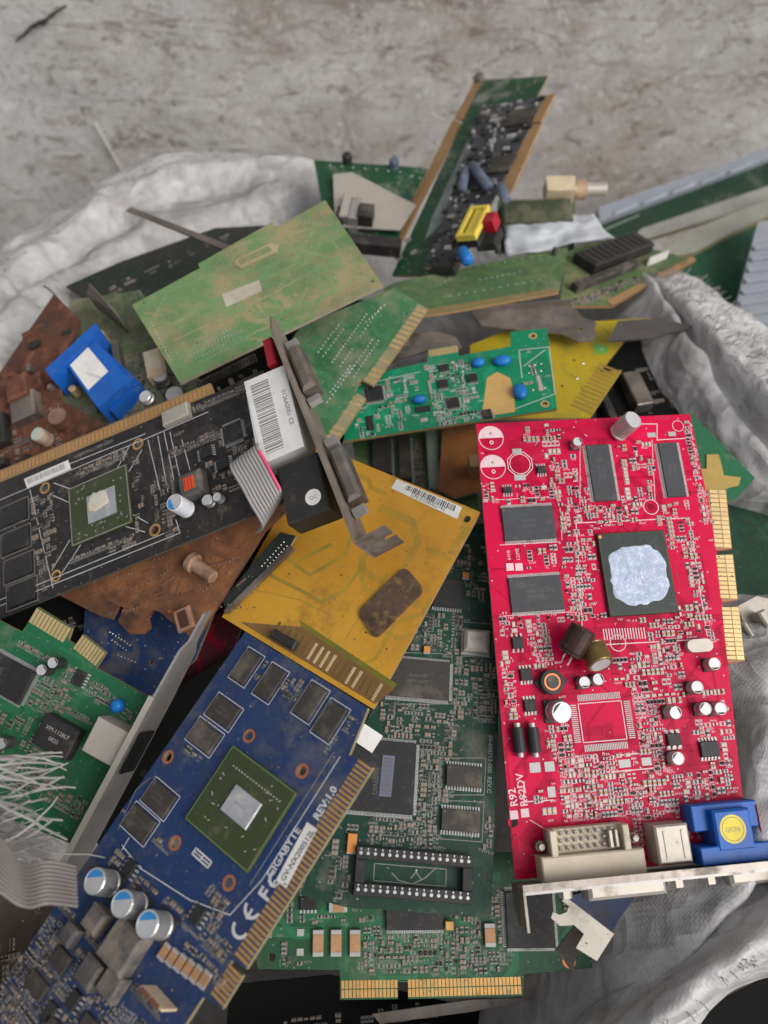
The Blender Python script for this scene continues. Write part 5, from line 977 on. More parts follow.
# ------------------------------------------------------------------ upright card with dark daughter board
def upright_card():
    c = Card('modem_card', 'tall green card leaning upright near the wall with a dark daughter board', 'circuit board', (475, 180), 490, (-28, 36), ((395, 270), (432, 268)))
    c.board([(482, 80), (548, 76), (445, 275), (392, 275)], 'forest', [], edge='fr4')
    c.board([(474, 82), (483, 80), (462, 120), (455, 117)], 'tan', edge='tan', name='edge_connector', main=False, z=.03); c.board([(453, 119), (461, 123), (398, 248), (388, 252)], 'tan', edge='tan', name='edge_connector', main=False, z=.03)
    p = c.L(478, 76, 3); mb = MB(); mb.lathe([(4, -1.5), (4, 3), (2.5, 4)], 0, 12, cx=p[0], cy=p[1]); mb.build('screw', ['steeld'], c.root)
    # daughter board on spacers
    z = 6; pts = [c.L(*p, z) for p in ((482, 107), (545, 96), (462, 262), (425, 268))]; mb = MB(); mb.prism(pts, z - 1.4, z, 0, 1); o = mb.build('daughter_board', [mat('dusty black mask', (0.03, 0.03, 0.035), .6, var=(60, .6, (.10, .10, .11)), dust=(.3, '7c7a7a', 60)), 'fr4'], c.root)
    pts = [c.L(*p, z) for p in ((545, 96), (555, 93), (541, 122), (532, 122))]; mb = MB(); mb.prism(pts, z - 1.4, z + .1); pts = [c.L(*p, z) for p in ((531, 125), (541, 124), (510, 195), (498, 195))]; mb.prism(pts, z - 1.4, z + .1); mb.build('tan_edge', ['tan'], o)
    old = c.outline; c.outline = [c.L(*p, z) for p in ((482, 107), (545, 96), (462, 262), (425, 268))]
    R = random.Random(3); mb = MB(); xs = [q[0] for q in c.outline]; ys = [q[1] for q in c.outline]
    for i in range(260):
        x, y = R.uniform(min(xs), max(xs)), R.uniform(min(ys), max(ys))
        if inside((x, y), c.outline): w, h = R.choice(((1.6, 2.4), (2.6, 1.4), (4, 3), (1.2, 1.2))); mb.box(x - w / 2, y - h / 2, z, x + w / 2, y + h / 2, z + R.uniform(.5, 1.6), R.choice((0, 0, 1, 2, 3)))
    mb.build('small_components', ['pad', 'resist', 'chip', 'silkd'], o, 'stuff'); c.outline = old
    c.chip((494, 156), (508, 170), 8.2, None, mt='chipd', name='logic_chip'); c.chip((510, 110), (528, 122), 8.0, None, mt='chipd', name='logic_chip')
    for a, b, r, m in (((472, 165), (489, 188), 3.2, 'blueb2'), ((466, 170), (462, 190), 3.0, 'blueb2'), ((500, 186), (506, 200), 3.2, 'blueb2'), ((462, 250), (468, 262), 3.4, 'blueb')):
        P = Vector((*c.L(*a, z + 4), z + 4)); Q = Vector((*c.L(*b, z + 4), z + 4)); T = Matrix.Translation(P) @ (Q - P).to_track_quat('Z', 'Y').to_matrix().to_4x4(); L = (Q - P).length; mb = MB(); mb.T = T
        mb.lathe([(r * .5, 0), (r, 1), (r, L - 1), (r * .5, L)], 0, 14); mb.build('blue_capacitor', [M['blueb'] if m == 'blueb' else mat('grey blue sleeve', (0.09, 0.115, 0.17), .45, dust=(.3, '8c9096', 80))], c.root, smooth=True)
    # yellow transformer, red part, black coils
    x0, y0, x1, y1 = c.rect((455, 236), (489, 204), z + 9); mb = MB(); t = 2.4
    mb.box(x0, y0, z, x1, y1, z + 5, 1); mb.box(x0, y0, z + 5, x0 + t, y1, z + 9, 0, .3); mb.box(x1 - t, y0, z + 5, x1, y1, z + 9, 0, .3); mb.box(x0 + t, y0, z + 5, x1 - t, y0 + t, z + 9, 0, .3); mb.box(x0 + t, y1 - t, z + 5, x1 - t, y1, z + 9, 0, .3); mb.box(x0 + t + 2, y0 + t, z + 5, x0 + t + 8, y1 - t, z + 8, 0, .3)
    mb.build('transformer', ['yellowpl', 'blackpl'], c.root, label='square yellow transformer frame')
    c.box('relay', (484, 212), (492, 221), z, z + 8, 'redpl', .6)
    for a, b, h in (((438, 254), (452, 266), 3), ((482, 228), (494, 242), 2), ((444, 240), (452, 248), 1)): c.box('coil_block', a, b, 0, z + h - 2, 'blackpl', .8)
    c.traces(20, mat('dusty forest trace', (0.03, 0.12, 0.06), .5), seed=97); c.vias(60, 'pad', 98, .5)
    mb = MB(); pts = [c.L(*p) for p in ((468, 140), (476, 138), (440, 225), (425, 240), (432, 218))]; mb.prism(pts, .02, .12); mb.build('torn_label', [mat('torn grey label', (0.30, 0.32, 0.32), .7, var=(120, .7, (.1, .16, .12)))], c.root)
    for q in ((399, 258), (414, 252), (408, 240)): p = c.L(*q); mb = MB(); mb.disc(p[0], p[1], 2.6, .06, 0, 8); mb.build('paint_fleck', ['silkd'], c.root)
upright_card()

def flat_board():
    c = Card('circuit_board', 'olive green board lying flat in front of the upright card', 'circuit board', (490, 285), 442, (0, 45), ((400, 318), (560, 292)))
    c.board([(384, 288), (395, 282), (568, 247), (559, 292), (440, 313), (380, 320)], mat('matte olive mask', (0.075, 0.155, 0.060), .6, var=(24, .7, (.05, .09, .04)), dust=(.3, '8f9070', 40)), [], edge='tan')
    c.contacts((559, 292), (430, 314), 40, 4.5, -1, 'tan', .7, inset=.3)
    c.domes([((440, 285), (455, 275), 4), ((480, 280), (520, 272), 8), ((450, 296), (540, 280), 12), ((460, 270), (540, 256), 10)], .5, 'pad')
    c.traces(26, 'olive_tr', seed=111, w=.4); c.vias(120, 'olive_tr', 112, .45)
    p = c.L(555, 249, 4); mb = MB(); mb.lathe([(1.6, -4), (1.6, 4), (1, 5)], 0, 10, cx=p[0], cy=p[1]); mb.build('post', ['blackpl'], c.root)
flat_board()

def bracketed_board():
    c = Card('circuit_board', 'dark green board with tan bracket plate behind the dusty board', 'circuit board', (365, 190), 505, (0, 28), ((316, 162), (425, 172)))
    c.board([(314, 160), (428, 168), (410, 205), (395, 250), (330, 250)], 'forest', [])
    c.sheet([(*c.L(*p, 5), 5) for p in ((333, 174), (352, 172), (416, 205), (400, 230), (335, 226))], 'steelb', 'bracket_plate', t=1.0)
    for a, b, h, m in (((360, 202), (372, 216), 14, 'blackpl'), ((344, 192), (350, 216), 11, 'steelb'), ((352, 196), (357, 218), 12, 'steel'), ((338, 205), (343, 220), 9, 'blackpl')): c.box('jack', a, b, 0, h, m, .6)
    for px, m in (((347, 158), 'chip'), ((394, 163), 'blueb2')):
        p = c.L(*px, 3); mb = MB(); mb.lathe([(3.4, -2), (3.4, 5), (2.6, 6)], 0, 14, cx=p[0], cy=p[1]); mb.build('capacitor', [m if m == 'chip' else mat('grey blue sleeve', (0.09, 0.14, 0.26), .45)], c.root)
    c.domes([((412, 176), (420, 178), 2), ((330, 165), (400, 172), 7)], .8, 'pad'); c.box('rear_socket', (345, 232), (400, 247), 0, 9, 'blackpl', .5)
    c.traces(12, 'dkgreen_tr', seed=121)
bracketed_board()

def antenna_board():
    c = Card('tuner_card', 'board with cream coaxial connector sticking out beside the wall', 'circuit board', (555, 208), 520, (0, 20), ((500, 212), (575, 210)))
    c.board([(498, 200), (575, 200), (574, 252), (495, 252)], 'olive', [])
    c.box('screening_can', (502, 200), (574, 219), 0, 10, mat('dark olive can', (0.06, 0.075, 0.045), .55, .3, var=(40, .7, (.03, .04, .025)), dust=(.3, '7f7b66', 50)), .6)
    P = Vector((*c.L(545, 190, 8), 8)); Q = Vector((*c.L(606, 189, 8), 8)); T = Matrix.Translation(P) @ (Q - P).to_track_quat('Z', 'Y').to_matrix().to_4x4(); L = (Q - P).length
    mb = MB(); mb.T = T; mb.box(-6, -6, 0, 6, 6, L * .48, 0, .6); mb.lathe([(6.4, L * .48), (6.4, L * .66)], 1, 16); o = mb.build('coaxial_connector', ['cream', mat('rusty cream', (.45, .33, .22), .6, var=(120, .7, (.3, .12, .05)))], c.root)
    mb = MB(); mb.T = T; mb.lathe([(4.6, L * .66), (4.6, L - 1), (4.0, L)], 0, 16); mb.build('metal_sleeve', ['steelb'], o)
    c.box('divider', (497, 222), (501, 250), 0, 7, 'whitepl', .3)
    c.traces(10, 'olive_tr', seed=131)
antenna_board()

def slot_board():
    c = Card('circuit_board', 'grey green board with dark sockets and tan front edge, right of the heap', 'circuit board', (630, 275), 478, (10, 42), ((585, 306), (690, 262)))
    c.board([(565, 252), (610, 238), (696, 260), (612, 306), (560, 306)], 'olive', [], edge='tan')
    c.board([(612, 306), (696, 260), (692, 257), (606, 301)], 'tan', name='edge_strip', main=False, edge='tan', thick=2.2, z=.4)
    o, r = c.box('socket', (575, 252), (655, 243), 0, 7, 'blackpl', .5)
    mb = MB(); x0, y0, x1, y1 = r
    for i in range(10): mb.box(x0 + 2 + i * (x1 - x0 - 4) / 10, y0 + 2, 6.95, x0 + 3.6 + i * (x1 - x0 - 4) / 10, y1 - 2, 7.2)
    mb.build('socket_slots', ['hole'], o, 'stuff')
    c.box('dark_module', (572, 282), (640, 262), 0, 5, 'chipd', .6); c.box('white_clip', (650, 258), (670, 250), 0, 6, 'whitepl', .5)
    c.smds((560, 305), (640, 280), 60, silk='silkd', seed=160); c.smds((640, 285), (690, 258), 30, silk='silkd', seed=161); c.traces(14, 'olive_tr', seed=141)
slot_board()

def mustard_board():
    c = Card('circuit_board', 'mustard yellow board lying face down right of the emerald card', 'circuit board', (570, 360), 424, (0, 36), ((480, 400), (600, 400)))
    c.board([(470, 345), (520, 325), (652, 318), (646, 333), (628, 336), (600, 372), (622, 370), (590, 418), (470, 418)], 'mustard', [(574, 360, .8), (572, 376, .8), (562, 386, .8)], edge='tan')
    c.contacts((622, 371), (592, 416), 12, 12, -1, mat('brown contact', (0.34, 0.22, 0.05), .45, .4), .55, inset=.6)
    mb = MB(); p = c.L(600, 349); mb.disc(p[0], p[1], 4.5, .03, 0, 14); mb.disc(p[0] + 1, p[1], 1.2, .05, 1, 10); mb.build('green_spot', [mat('bright green mask', (0.10, 0.36, 0.05), .5), 'pad'], c.root)
    c.domes([((583, 363), (583, 363), 1), ((577, 378), (577, 378), 1), ((620, 330), (640, 324), 3)], .9)
    c.traces(30, 'mustard_tr', seed=151, w=.4); c.vias(60, 'mustard_tr', 152, .4)
mustard_board()

# ------------------------------------------------------------------ left: board with blue plug, rusted boards
def plug_board():
    c = Card('circuit_board', 'grimy green board carrying a blue plug with white sticker', 'circuit board', (140, 380), 402, (-8, 25), ((60, 420), (200, 375)))
    c.board([(70, 300), (140, 290), (178, 345), (212, 400), (90, 450), (50, 410)], mat('grimy green mask', (0.06, 0.09, 0.045), .7, var=(40, .7, (.13, .12, .08)), dust=(.35, '8b8570', 60)), [])
    # blue plug, turned on the board
    q0 = Vector(c.L(92, 370, 8)); pts = {k: Vector(c.L(*p, 15)) for k, p in dict(a=(47, 372), b=(97, 325), c=(102, 332), d=(53, 380), e=(68, 367), f=(95, 340), g=(130, 380), h=(98, 408)).items()}
    def prism(name, keys, z0, z1, m, parent=None):
        P = [tuple(pts[k]) for k in keys]
        if sum(P[i][0] * P[(i + 1) % len(P)][1] - P[(i + 1) % len(P)][0] * P[i][1] for i in range(len(P))) < 0: P.reverse()
        mb = MB(); mb.prism(P, z0, z1); return mb.build(name, [m], parent or c.root)
    o = prism('blue_plug', 'efgh', 0, 15, 'bluepl'); prism('plug_flange', 'abcd', -1, 17, 'bluepl', o)
    pts.update({k: Vector(c.L(*p, 9)) for k, p in dict(m=(76, 372), n=(101, 346), o=(140, 382), p=(112, 412)).items()}); prism('plug_shoulder', 'mnop', 0, 9, 'bluepl', o)
    pts.update({k: Vector(c.L(*p, 15.2)) for k, p in dict(i=(70, 365), j=(88, 347), k=(108, 371), l=(88, 390)).items()}); st = prism('sticker', 'ijkl', 15.02, 15.2, 'paper', o)
    t = c.text('VGA 0405', (86, 374), 2.2, math.radians(-42) - 0, 'inkg', z=15.25, parent=st)
    c.box('plug_shell', (110, 345), (122, 372), 0, 7, 'steeld', .6)
    for px, h in (((72, 388), 8), ((100, 333), 9)): p = c.L(*px, h); mb = MB(); mb.lathe([(2.2, 2), (2.2, h), (1.4, h + .5)], 0, 6, cx=p[0], cy=p[1]); mb.build('hex_nut', ['goldp'], c.root)
    o, r = c.box('socket_block', (142, 352), (163, 372), 0, 8, 'cream', .6); c.can((164, 382), 8, 6, None, body='steeld'); c.can((178, 400), 9, 6, None)
    A = Vector(c.L(100, 310)); B = Vector(c.L(132, 335))
    c.sheet([(A.x, A.y, 2), (B.x, B.y, 2), (B.x, B.y, 20), (A.x + 4, A.y, 20), (A.x, A.y, 14)], 'steeld', 'bracket', t=1.0)
    c.smds((100, 430), (200, 370), 70, silk='silkd', seed=170); c.smds((60, 420), (110, 400), 20, silk='silkd', seed=171); c.smds((120, 400), (190, 340), 60, silk='silkd', seed=172); c.traces(16, 'olive_tr', seed=161)
plug_board()

def rusty_board():
    c = Card('circuit_board', 'rust brown corroded board with dusty capacitors at the left edge', 'circuit board', (50, 410), 396, (-18, 18), ((0, 470), (90, 430)))
    c.board([(-50, 420), (0, 372), (54, 294), (80, 320), (62, 362), (60, 400), (120, 432), (-50, 500)], 'rust', [], edge='rust')
    c.can((48, 440), 7.5, 8, None, 0, (0, 0), base=False, body=mat('stained pale can', (.42, .33, .25), .6, var=(120, .7, (.2, .1, .06))), top=mat('verdigris can top', (.5, .45, .38), .6, var=(160, .7, (.2, .38, .32))), name='capacitor')
    c.can((66, 424), 10, 9, None, 0, (10, 0), base=False, body='rust', top=mat('rusty can top', (.22, .13, .09), .7, var=(150, .7)), name='capacitor')
    for a, b, h, m in (((8, 398), (34, 412), 7, 'steeld'), ((4, 380), (26, 392), 10, 'rust'), ((-20, 420), (4, 440), 6, 'blackpl'), ((28, 375), (40, 384), 5, 'rust')): c.box('corroded_block', a, b, 0, h, m, 1.0)
    R = random.Random(17); xs = [q[0] for q in c.outline]; ys = [q[1] for q in c.outline]
    for k in range(34):
        x, y = R.uniform(min(xs), max(xs)), R.uniform(min(ys), max(ys)); w, h = R.uniform(2, 7), R.uniform(2, 6)
        if inside((x, y), c.outline) and inside((x + w, y + h), c.outline) and c.free(x, y, x + w, y + h):
            mb = MB(); mb.rbox(x + w / 2, y + h / 2, w, h, -.1, R.uniform(1.2, 5), R.uniform(-.2, .2), 0, .6); mb.build('corroded_block', [R.choice(('rust', 'rust', 'steeld', 'blackpl'))], c.root); c.keep(x, y, x + w, y + h)
    c.smds((0, 470), (60, 400), 40, pal='cr', silk='rust_tr', seed=180); c.traces(20, 'rust_tr', seed=171, w=.5)
    mb = MB(); P = [(*c.L(*p, 1), 1) for p in ((44, 286), (50, 290), (56, 296))]; mb.tube(P, .5); mb.build('bent_wire', ['steeld'], c.root)
rusty_board()

def brown_board():
    c = Card('circuit_board', 'rust brown board lying face down under the black card', 'circuit board', (170, 590), 340, (-14, 16), ((75, 605), (265, 520)))
    c.board([(40, 585), (180, 470), (292, 505), (264, 532), (196, 641), (172, 622), (160, 612), (153, 610), (148, 618), (150, 628), (143, 634), (130, 634), (118, 622), (124, 606), (120, 604), (112, 619), (100, 616)], mat('orange brown stained board', (0.22, 0.088, 0.036), .75, var=(55, .95, (.04, .026, .021)), dust=(.35, '94623c', 75), bump=(300, .7), grime=1.0), [], edge='rust')
    P = Vector((*c.L(192, 562, 4.5), 4.5)); Q = Vector((*c.L(214, 578, 4.5), 4.5)); T = Matrix.Translation(P) @ (Q - P).to_track_quat('Z', 'Y').to_matrix().to_4x4(); L = (Q - P).length
    mb = MB(); mb.T = T; r = 3.0; mb.lathe([(r * 1.5, -1), (r * 1.5, 1.5), (r, 2), (r, L - .6), (r * .7, L)], 0, 16); mb.build('capacitor', [mat('rust pale sleeve', (.32, .20, .125), .6, var=(190, .9, (.12, .06, .04)), dust=(.3, 'a8927a', 160))], c.root)
    o, r = c.box('metal_clip', (172, 612), (194, 626), 0, 2.2, mat('copper pink clip', (.50, .30, .21), .5, .4, var=(90, .6, (.3, .14, .08))), .4); x0, y0, x1, y1 = r
    mb = MB(); mb.box(x0 + 1.8, y0 + 1.2, 2.1, x1 - 1.8, y1 - 1.2, 2.35); mb.build('clip_opening', ['rust'], o); mb = MB(); mb.box(x0, y1 - 1, 2.1, x0 + 1, y1, 6); mb.build('clip_prong', ['copper'], o)
    c.ink([[(110, 600), (150, 590), (180, 570), (230, 560)], [(150, 600), (200, 590), (245, 540)], [(215, 540), (240, 550)], [(170, 610), (180, 580)]], .9, 'rust_tr', .02, 'copper_areas'); c.traces(24, 'rust_tr', seed=181, w=.5); c.vias(160, 'rust_tr', 183, .5); c.vias(90, 'hole', 184, .32)
    R = random.Random(6)
    for k in range(16):
        a = (R.uniform(110, 250), R.uniform(545, 620)); b = (a[0] + R.uniform(6, 22), a[1] - R.uniform(2, 10)); c.domes([(a, b, R.randint(3, 7))], .55, mat('dull rusty solder', (.24, .15, .10), .5, .3, var=(120, .7)))
brown_board()

def edge_board():
    c = Card('circuit_board', 'narrow dark board edge with steel rim between brown and amber boards', 'circuit board', (255, 575), 335.5, (-16, 18), ((225, 612), (292, 546)))
    c.board([(222, 600), (280, 532), (296, 536), (290, 546), (226, 610)], mat('sooty green mask', (0.012, 0.022, 0.016), .7, var=(30, .7, (.035, .032, .03))), [])  # blackish green base with a greyer noise tone
    c.board([(291, 545), (293, 549), (227, 613), (224, 611)], 'steeld', name='steel_rim', main=False, edge='steeld', thick=3, z=.6); c.domes([((262, 566), (284, 542), 9), ((268, 566), (287, 546), 8)], .4)
    c.traces(6, 'dkgreen_tr', seed=191)
edge_board()

def navy_board():
    c = Card('circuit_board', 'navy blue board showing below the brown board, silver solder points', 'circuit board', (150, 650), 352, (-6, 16), ((100, 640), (190, 650)))
    c.board([(85, 610), (215, 610), (195, 660), (140, 705), (80, 680)], 'blue', [(151, 662, .8)])
    c.domes([((110, 632), (130, 645), 8), ((112, 640), (126, 650), 6), ((118, 655), (135, 662), 6)], .55); c.box('trace_block', (118, 645), (132, 652), 0, .3, 'blue_tr', .05); c.traces(14, 'blue_tr', seed=201, w=.5); c.vias(60, 'pad', 202, .35)
navy_board()

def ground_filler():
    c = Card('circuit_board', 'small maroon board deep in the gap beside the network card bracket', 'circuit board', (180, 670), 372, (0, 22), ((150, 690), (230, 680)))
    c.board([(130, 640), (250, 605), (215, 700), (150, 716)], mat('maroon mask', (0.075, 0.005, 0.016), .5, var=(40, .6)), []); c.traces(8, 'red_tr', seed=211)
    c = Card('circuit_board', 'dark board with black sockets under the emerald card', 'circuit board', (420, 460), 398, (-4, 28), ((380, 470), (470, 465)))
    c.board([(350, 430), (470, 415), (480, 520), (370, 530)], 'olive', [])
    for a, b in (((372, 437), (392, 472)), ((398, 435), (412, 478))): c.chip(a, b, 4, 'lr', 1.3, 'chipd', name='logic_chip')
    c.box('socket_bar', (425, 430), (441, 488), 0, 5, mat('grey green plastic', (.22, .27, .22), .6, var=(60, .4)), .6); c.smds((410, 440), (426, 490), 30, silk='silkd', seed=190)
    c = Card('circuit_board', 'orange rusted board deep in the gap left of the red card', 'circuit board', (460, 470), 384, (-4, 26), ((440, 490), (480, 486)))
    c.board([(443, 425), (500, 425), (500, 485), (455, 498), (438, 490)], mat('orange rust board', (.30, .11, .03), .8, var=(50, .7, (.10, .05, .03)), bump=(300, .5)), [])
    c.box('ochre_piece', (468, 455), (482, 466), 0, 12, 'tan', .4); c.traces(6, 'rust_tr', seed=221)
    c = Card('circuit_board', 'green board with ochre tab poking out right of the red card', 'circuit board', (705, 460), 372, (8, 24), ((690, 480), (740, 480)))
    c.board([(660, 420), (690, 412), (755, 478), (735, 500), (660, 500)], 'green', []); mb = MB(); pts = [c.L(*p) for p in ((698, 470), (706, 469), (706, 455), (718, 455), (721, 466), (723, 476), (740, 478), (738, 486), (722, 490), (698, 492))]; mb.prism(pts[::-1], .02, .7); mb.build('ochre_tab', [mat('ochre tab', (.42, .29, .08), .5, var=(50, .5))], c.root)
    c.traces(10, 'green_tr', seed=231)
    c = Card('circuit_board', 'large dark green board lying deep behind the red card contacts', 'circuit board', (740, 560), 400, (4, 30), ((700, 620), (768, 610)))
    c.board([(680, 470), (830, 470), (830, 640), (690, 680)], mat('muted green mask', (0.012, 0.048, 0.024), .5, var=(30, .5), dust=(.25, '62685c', 40)), []); c.traces(18, 'dkgreen_tr', seed=241)  # dark green base with random variation and dust
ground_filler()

# ------------------------------------------------------------------ loose metal, cables and boards at the wall
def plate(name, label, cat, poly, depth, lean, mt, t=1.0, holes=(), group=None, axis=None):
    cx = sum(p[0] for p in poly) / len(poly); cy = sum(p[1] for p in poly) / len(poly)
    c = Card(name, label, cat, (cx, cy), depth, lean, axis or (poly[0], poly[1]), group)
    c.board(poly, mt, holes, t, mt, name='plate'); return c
G = 'slot brackets loose in the heap'
c = plate('slot_bracket', 'tarnished slot bracket with folded end lying behind the emerald card', 'bracket', [(470, 312), (486, 300), (570, 304), (584, 318), (596, 322), (594, 340), (578, 342), (562, 334), (482, 326)], 428, (0, 30), 'steeld', 1.0, [(580, 330, 1.2)], G)
A, B = Vector(c.L(470, 312)), Vector(c.L(570, 304)); c.sheet([(A.x, A.y, 0), (B.x, B.y, 0), (B.x, B.y, 4), (A.x, A.y, 4)], 'steeld', 'folded_flange', t=.9)
c = plate('slot_bracket', 'dark pointed bracket end resting on the white sack rim', 'bracket', [(618, 321), (660, 318), (672, 321), (692, 326), (690, 329), (668, 333), (655, 338), (608, 341)], 424, (6, 30), mat('blackened steel', (.12, .11, .105), .55, .6, var=(60, .6), dust=(.2, '5e574f', 60)), 1.2, [], G)
c = plate('slot_bracket', 'grey bracket blade under the emerald card beside the pin board', 'bracket', [(388, 334), (440, 332), (456, 337), (462, 347), (455, 352), (428, 350), (392, 362)], 402, (-4, 30), 'steeld', 1.0, [], G)
c = plate('slot_bracket', 'cream forked bracket end below the white monitor port', 'bracket', [(566, 897), (614, 934), (597, 961), (576, 948), (584, 934), (574, 925), (560, 926), (551, 918), (553, 912), (560, 915), (567, 912), (569, 906), (562, 901)], 268, (0, 22), 'steelb', 1.2, [], G)
c.sheet([(*c.L(575, 925, -2), -2), (*c.L(584, 932, -2), -2), (*c.L(572, 972, -14), -14), (*c.L(556, 950, -14), -14)], 'steeld', 'bent_leg', t=1.0)
c = plate('slot_bracket', 'grey stepped bracket lying under the bottom gold contacts', 'bracket', [(520, 968), (556, 962), (582, 975), (575, 992), (470, 1012), (380, 1024), (372, 1014), (470, 1000), (522, 998)], 312, (0, 20), 'steeld', 1.0, [(568, 981, 1.5), (548, 976, .8)], G)
c.rings([(568, 981, 1.5)], 'copper', 1.1)
c = plate('slot_bracket', 'grey clawed connector end right of the red card contacts', 'bracket', [(738, 606), (757, 596), (790, 604), (800, 640), (750, 642)], 352, (6, 20), 'steelb', 1.0, [], G)
for a, b in (((742, 622), (756, 636)), ((758, 612), (775, 624))): c.box('claw', a, b, 0, 8, 'steelb', .8)
c = plate('metal_strip', 'thin grey metal strip poking over the sack rim at the left', 'metal strip', [(126, 210), (131, 207), (232, 246), (228, 251)], 455, (-10, 30), 'steeld', 1.2)
c = plate('circuit_board', 'dark dusty board wedged beneath the sack at the back left', 'circuit board', [(66, 286), (120, 262), (215, 228), (270, 225), (200, 300), (120, 320)], 475, (-6, 38), mat('sooty green mask', (0.02, 0.03, 0.022), .7, var=(30, .7, (.07, .065, .06)), dust=(.2, '6e6a62', 40)), 1.6)
c.smds((80, 300), (240, 235), 40, silk='silkd', seed=300)
c = plate('circuit_board', 'dull blue board corner under the bracket near the lower right sack fold', 'circuit board', [(560, 898), (640, 880), (636, 905), (618, 940), (590, 925)], 292, (0, 20), 'blue', 1.6)
c.traces(6, 'blue_tr', seed=301)
c = plate('circuit_board', 'blackened board painted black for the darkness below the sack edge at the lower right corner', 'circuit board', [(640, 1060), (700, 1012), (800, 960), (850, 1090), (680, 1130)], 340, (4, 25), mat('sooty board', (.008, .009, .008), .8, spec=.08, grime=0), 1.6)  # darkness below the rim put into an almost black board colour
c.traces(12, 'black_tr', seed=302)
c = plate('circuit_board', 'sooty board standing in for shade in the gap at the bottom left of the gold contacts', 'circuit board', [(230, 985), (330, 975), (480, 1010), (470, 1080), (220, 1090)], 322, (0, 22), mat('sooty board', (.008, .009, .008), .8), 1.6)  # near-black material paints the shade of this gap
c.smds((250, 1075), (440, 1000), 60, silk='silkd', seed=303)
c = plate('circuit_board', 'sooty board coloured as the shade behind the mustard board and the red card', 'circuit board', [(590, 345), (660, 335), (690, 420), (600, 440)], 432, (4, 30), mat('sooty board', (.008, .009, .008), .8), 1.6)  # board colour set almost black, as shade behind the cards
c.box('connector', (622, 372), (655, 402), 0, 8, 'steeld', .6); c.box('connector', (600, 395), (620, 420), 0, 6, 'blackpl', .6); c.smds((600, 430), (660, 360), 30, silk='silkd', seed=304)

c = plate('circuit_board', 'sooty board added to darken the gap between black card and network card', 'circuit board', [(0, 600), (120, 560), (140, 640), (100, 680), (0, 660)], 366, (-8, 20), mat('sooty board', (.008, .009, .008), .8), 1.6)  # added board, its black stands for shade over pale sack cloth
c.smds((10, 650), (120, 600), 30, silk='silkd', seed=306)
c = plate('circuit_board', 'sooty board added as shade below the dusty board and pin board', 'circuit board', [(170, 345), (290, 300), (400, 300), (330, 470), (230, 440), (190, 410)], 425, (-8, 30), mat('sooty board', (.008, .009, .008), .8), 1.6)  # added black sheet paints the shade behind the header pins
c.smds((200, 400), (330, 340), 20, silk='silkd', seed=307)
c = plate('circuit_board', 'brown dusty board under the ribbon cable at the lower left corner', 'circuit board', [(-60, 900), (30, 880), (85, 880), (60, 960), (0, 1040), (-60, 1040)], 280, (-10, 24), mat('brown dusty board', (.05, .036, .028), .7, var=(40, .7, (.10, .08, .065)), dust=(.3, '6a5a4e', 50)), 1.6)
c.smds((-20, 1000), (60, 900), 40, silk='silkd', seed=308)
c = plate('circuit_board', 'sooty board added to paint shade in the slot between network card bracket and blue card', 'circuit board', [(60, 800), (140, 712), (235, 650), (215, 760), (120, 870)], 350, (0, 22), mat('sooty board', (.008, .009, .008), .8), 1.6)  # added sheet, black in place of shade beside the bracket
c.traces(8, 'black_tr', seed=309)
c = plate('circuit_board', 'sooty board added as shade in the gap between brown board and amber board', 'circuit board', [(185, 560), (300, 515), (320, 600), (250, 690), (190, 660)], 384, (-10, 18), mat('sooty board', (.008, .009, .008), .8), 1.6)  # added dark sheet, shade of the gap put into its colour
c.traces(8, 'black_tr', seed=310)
# torn piece of plastic film behind the olive board
def film():
    root = bpy.data.objects.new('plastic_film', None); COL.objects.link(root); root.location = at(548, 238, 500); tag(root, 'torn crumpled white plastic film behind the olive board', 'plastic film')
    Q = [at(504, 222, 512), at(592, 214, 520), at(612, 238, 498), at(506, 256, 486)]; n = 26; mb = MB(); vs = []; fs = []
    for j in range(n + 1):
        for i in range(n + 1):
            a, b = i / n, j / n; p = Q[3].lerp(Q[2], a).lerp(Q[0].lerp(Q[1], a), b); e = noise.noise(p * 60) * .004; vs.append(tuple(p + BACK * (noise.fractal(p * 45, 1, 2, 4) * .006) + UPV * (e if j in (0, n) else 0) - root.location))
    for j in range(n):
        for i in range(n): a = j * (n + 1) + i; fs.append((a, a + 1, a + n + 2, a + n + 1))
    mb.add(vs, fs); o = mb.build('film_sheet', [mat('white film', (.50, .52, .55), .35, var=(30, .4, (.36, .38, .4)))], root, smooth=True, scale=1.0); o.modifiers.new('thickness', 'SOLIDIFY').thickness = .0006
film()

# motherboard standing against the wall at the right
W = 'boards standing at the wall'
c = plate('motherboard', 'dark green board with grey slot rail standing against the wall', 'circuit board', [(592, 216), (770, 152), (800, 150), (800, 196), (640, 240), (600, 244)], 660, (6, 25), mat('deep green mask', (0.010, 0.040, 0.022), .5, var=(20, .6), dust=(.2, '6d7068', 30)), 1.8, group=W, axis=((600, 240), (760, 170)))
c.board([(596, 212), (772, 150), (772, 161), (598, 226)], 'greyslot', edge='greyslot', name='slot_rail', main=False, thick=5, z=5)
for i in range(5): t = .17 + i * .165; x = 596 + 176 * t; y = 219 - 63 * t; c.box('slot_clip', (x - 11, y + 5), (x + 11, y - 5), 5, 8, mat('pale blue grey clip', (.40, .44, .50), .5, var=(40, .4)), .8)
c.board([(620, 250), (640, 232), (800, 178), (800, 196)], mat('pale rail', (.30, .29, .26), .6, var=(30, .5, (.18, .19, .17)), dust=(.2, '8a877e', 40)), name='pale_rail', main=False, thick=4, z=4)
c.box('pale_corner', (594, 234), (640, 214), 0, 2, mat('pale green patch', (.22, .27, .22), .7, var=(30, .5)), .4)
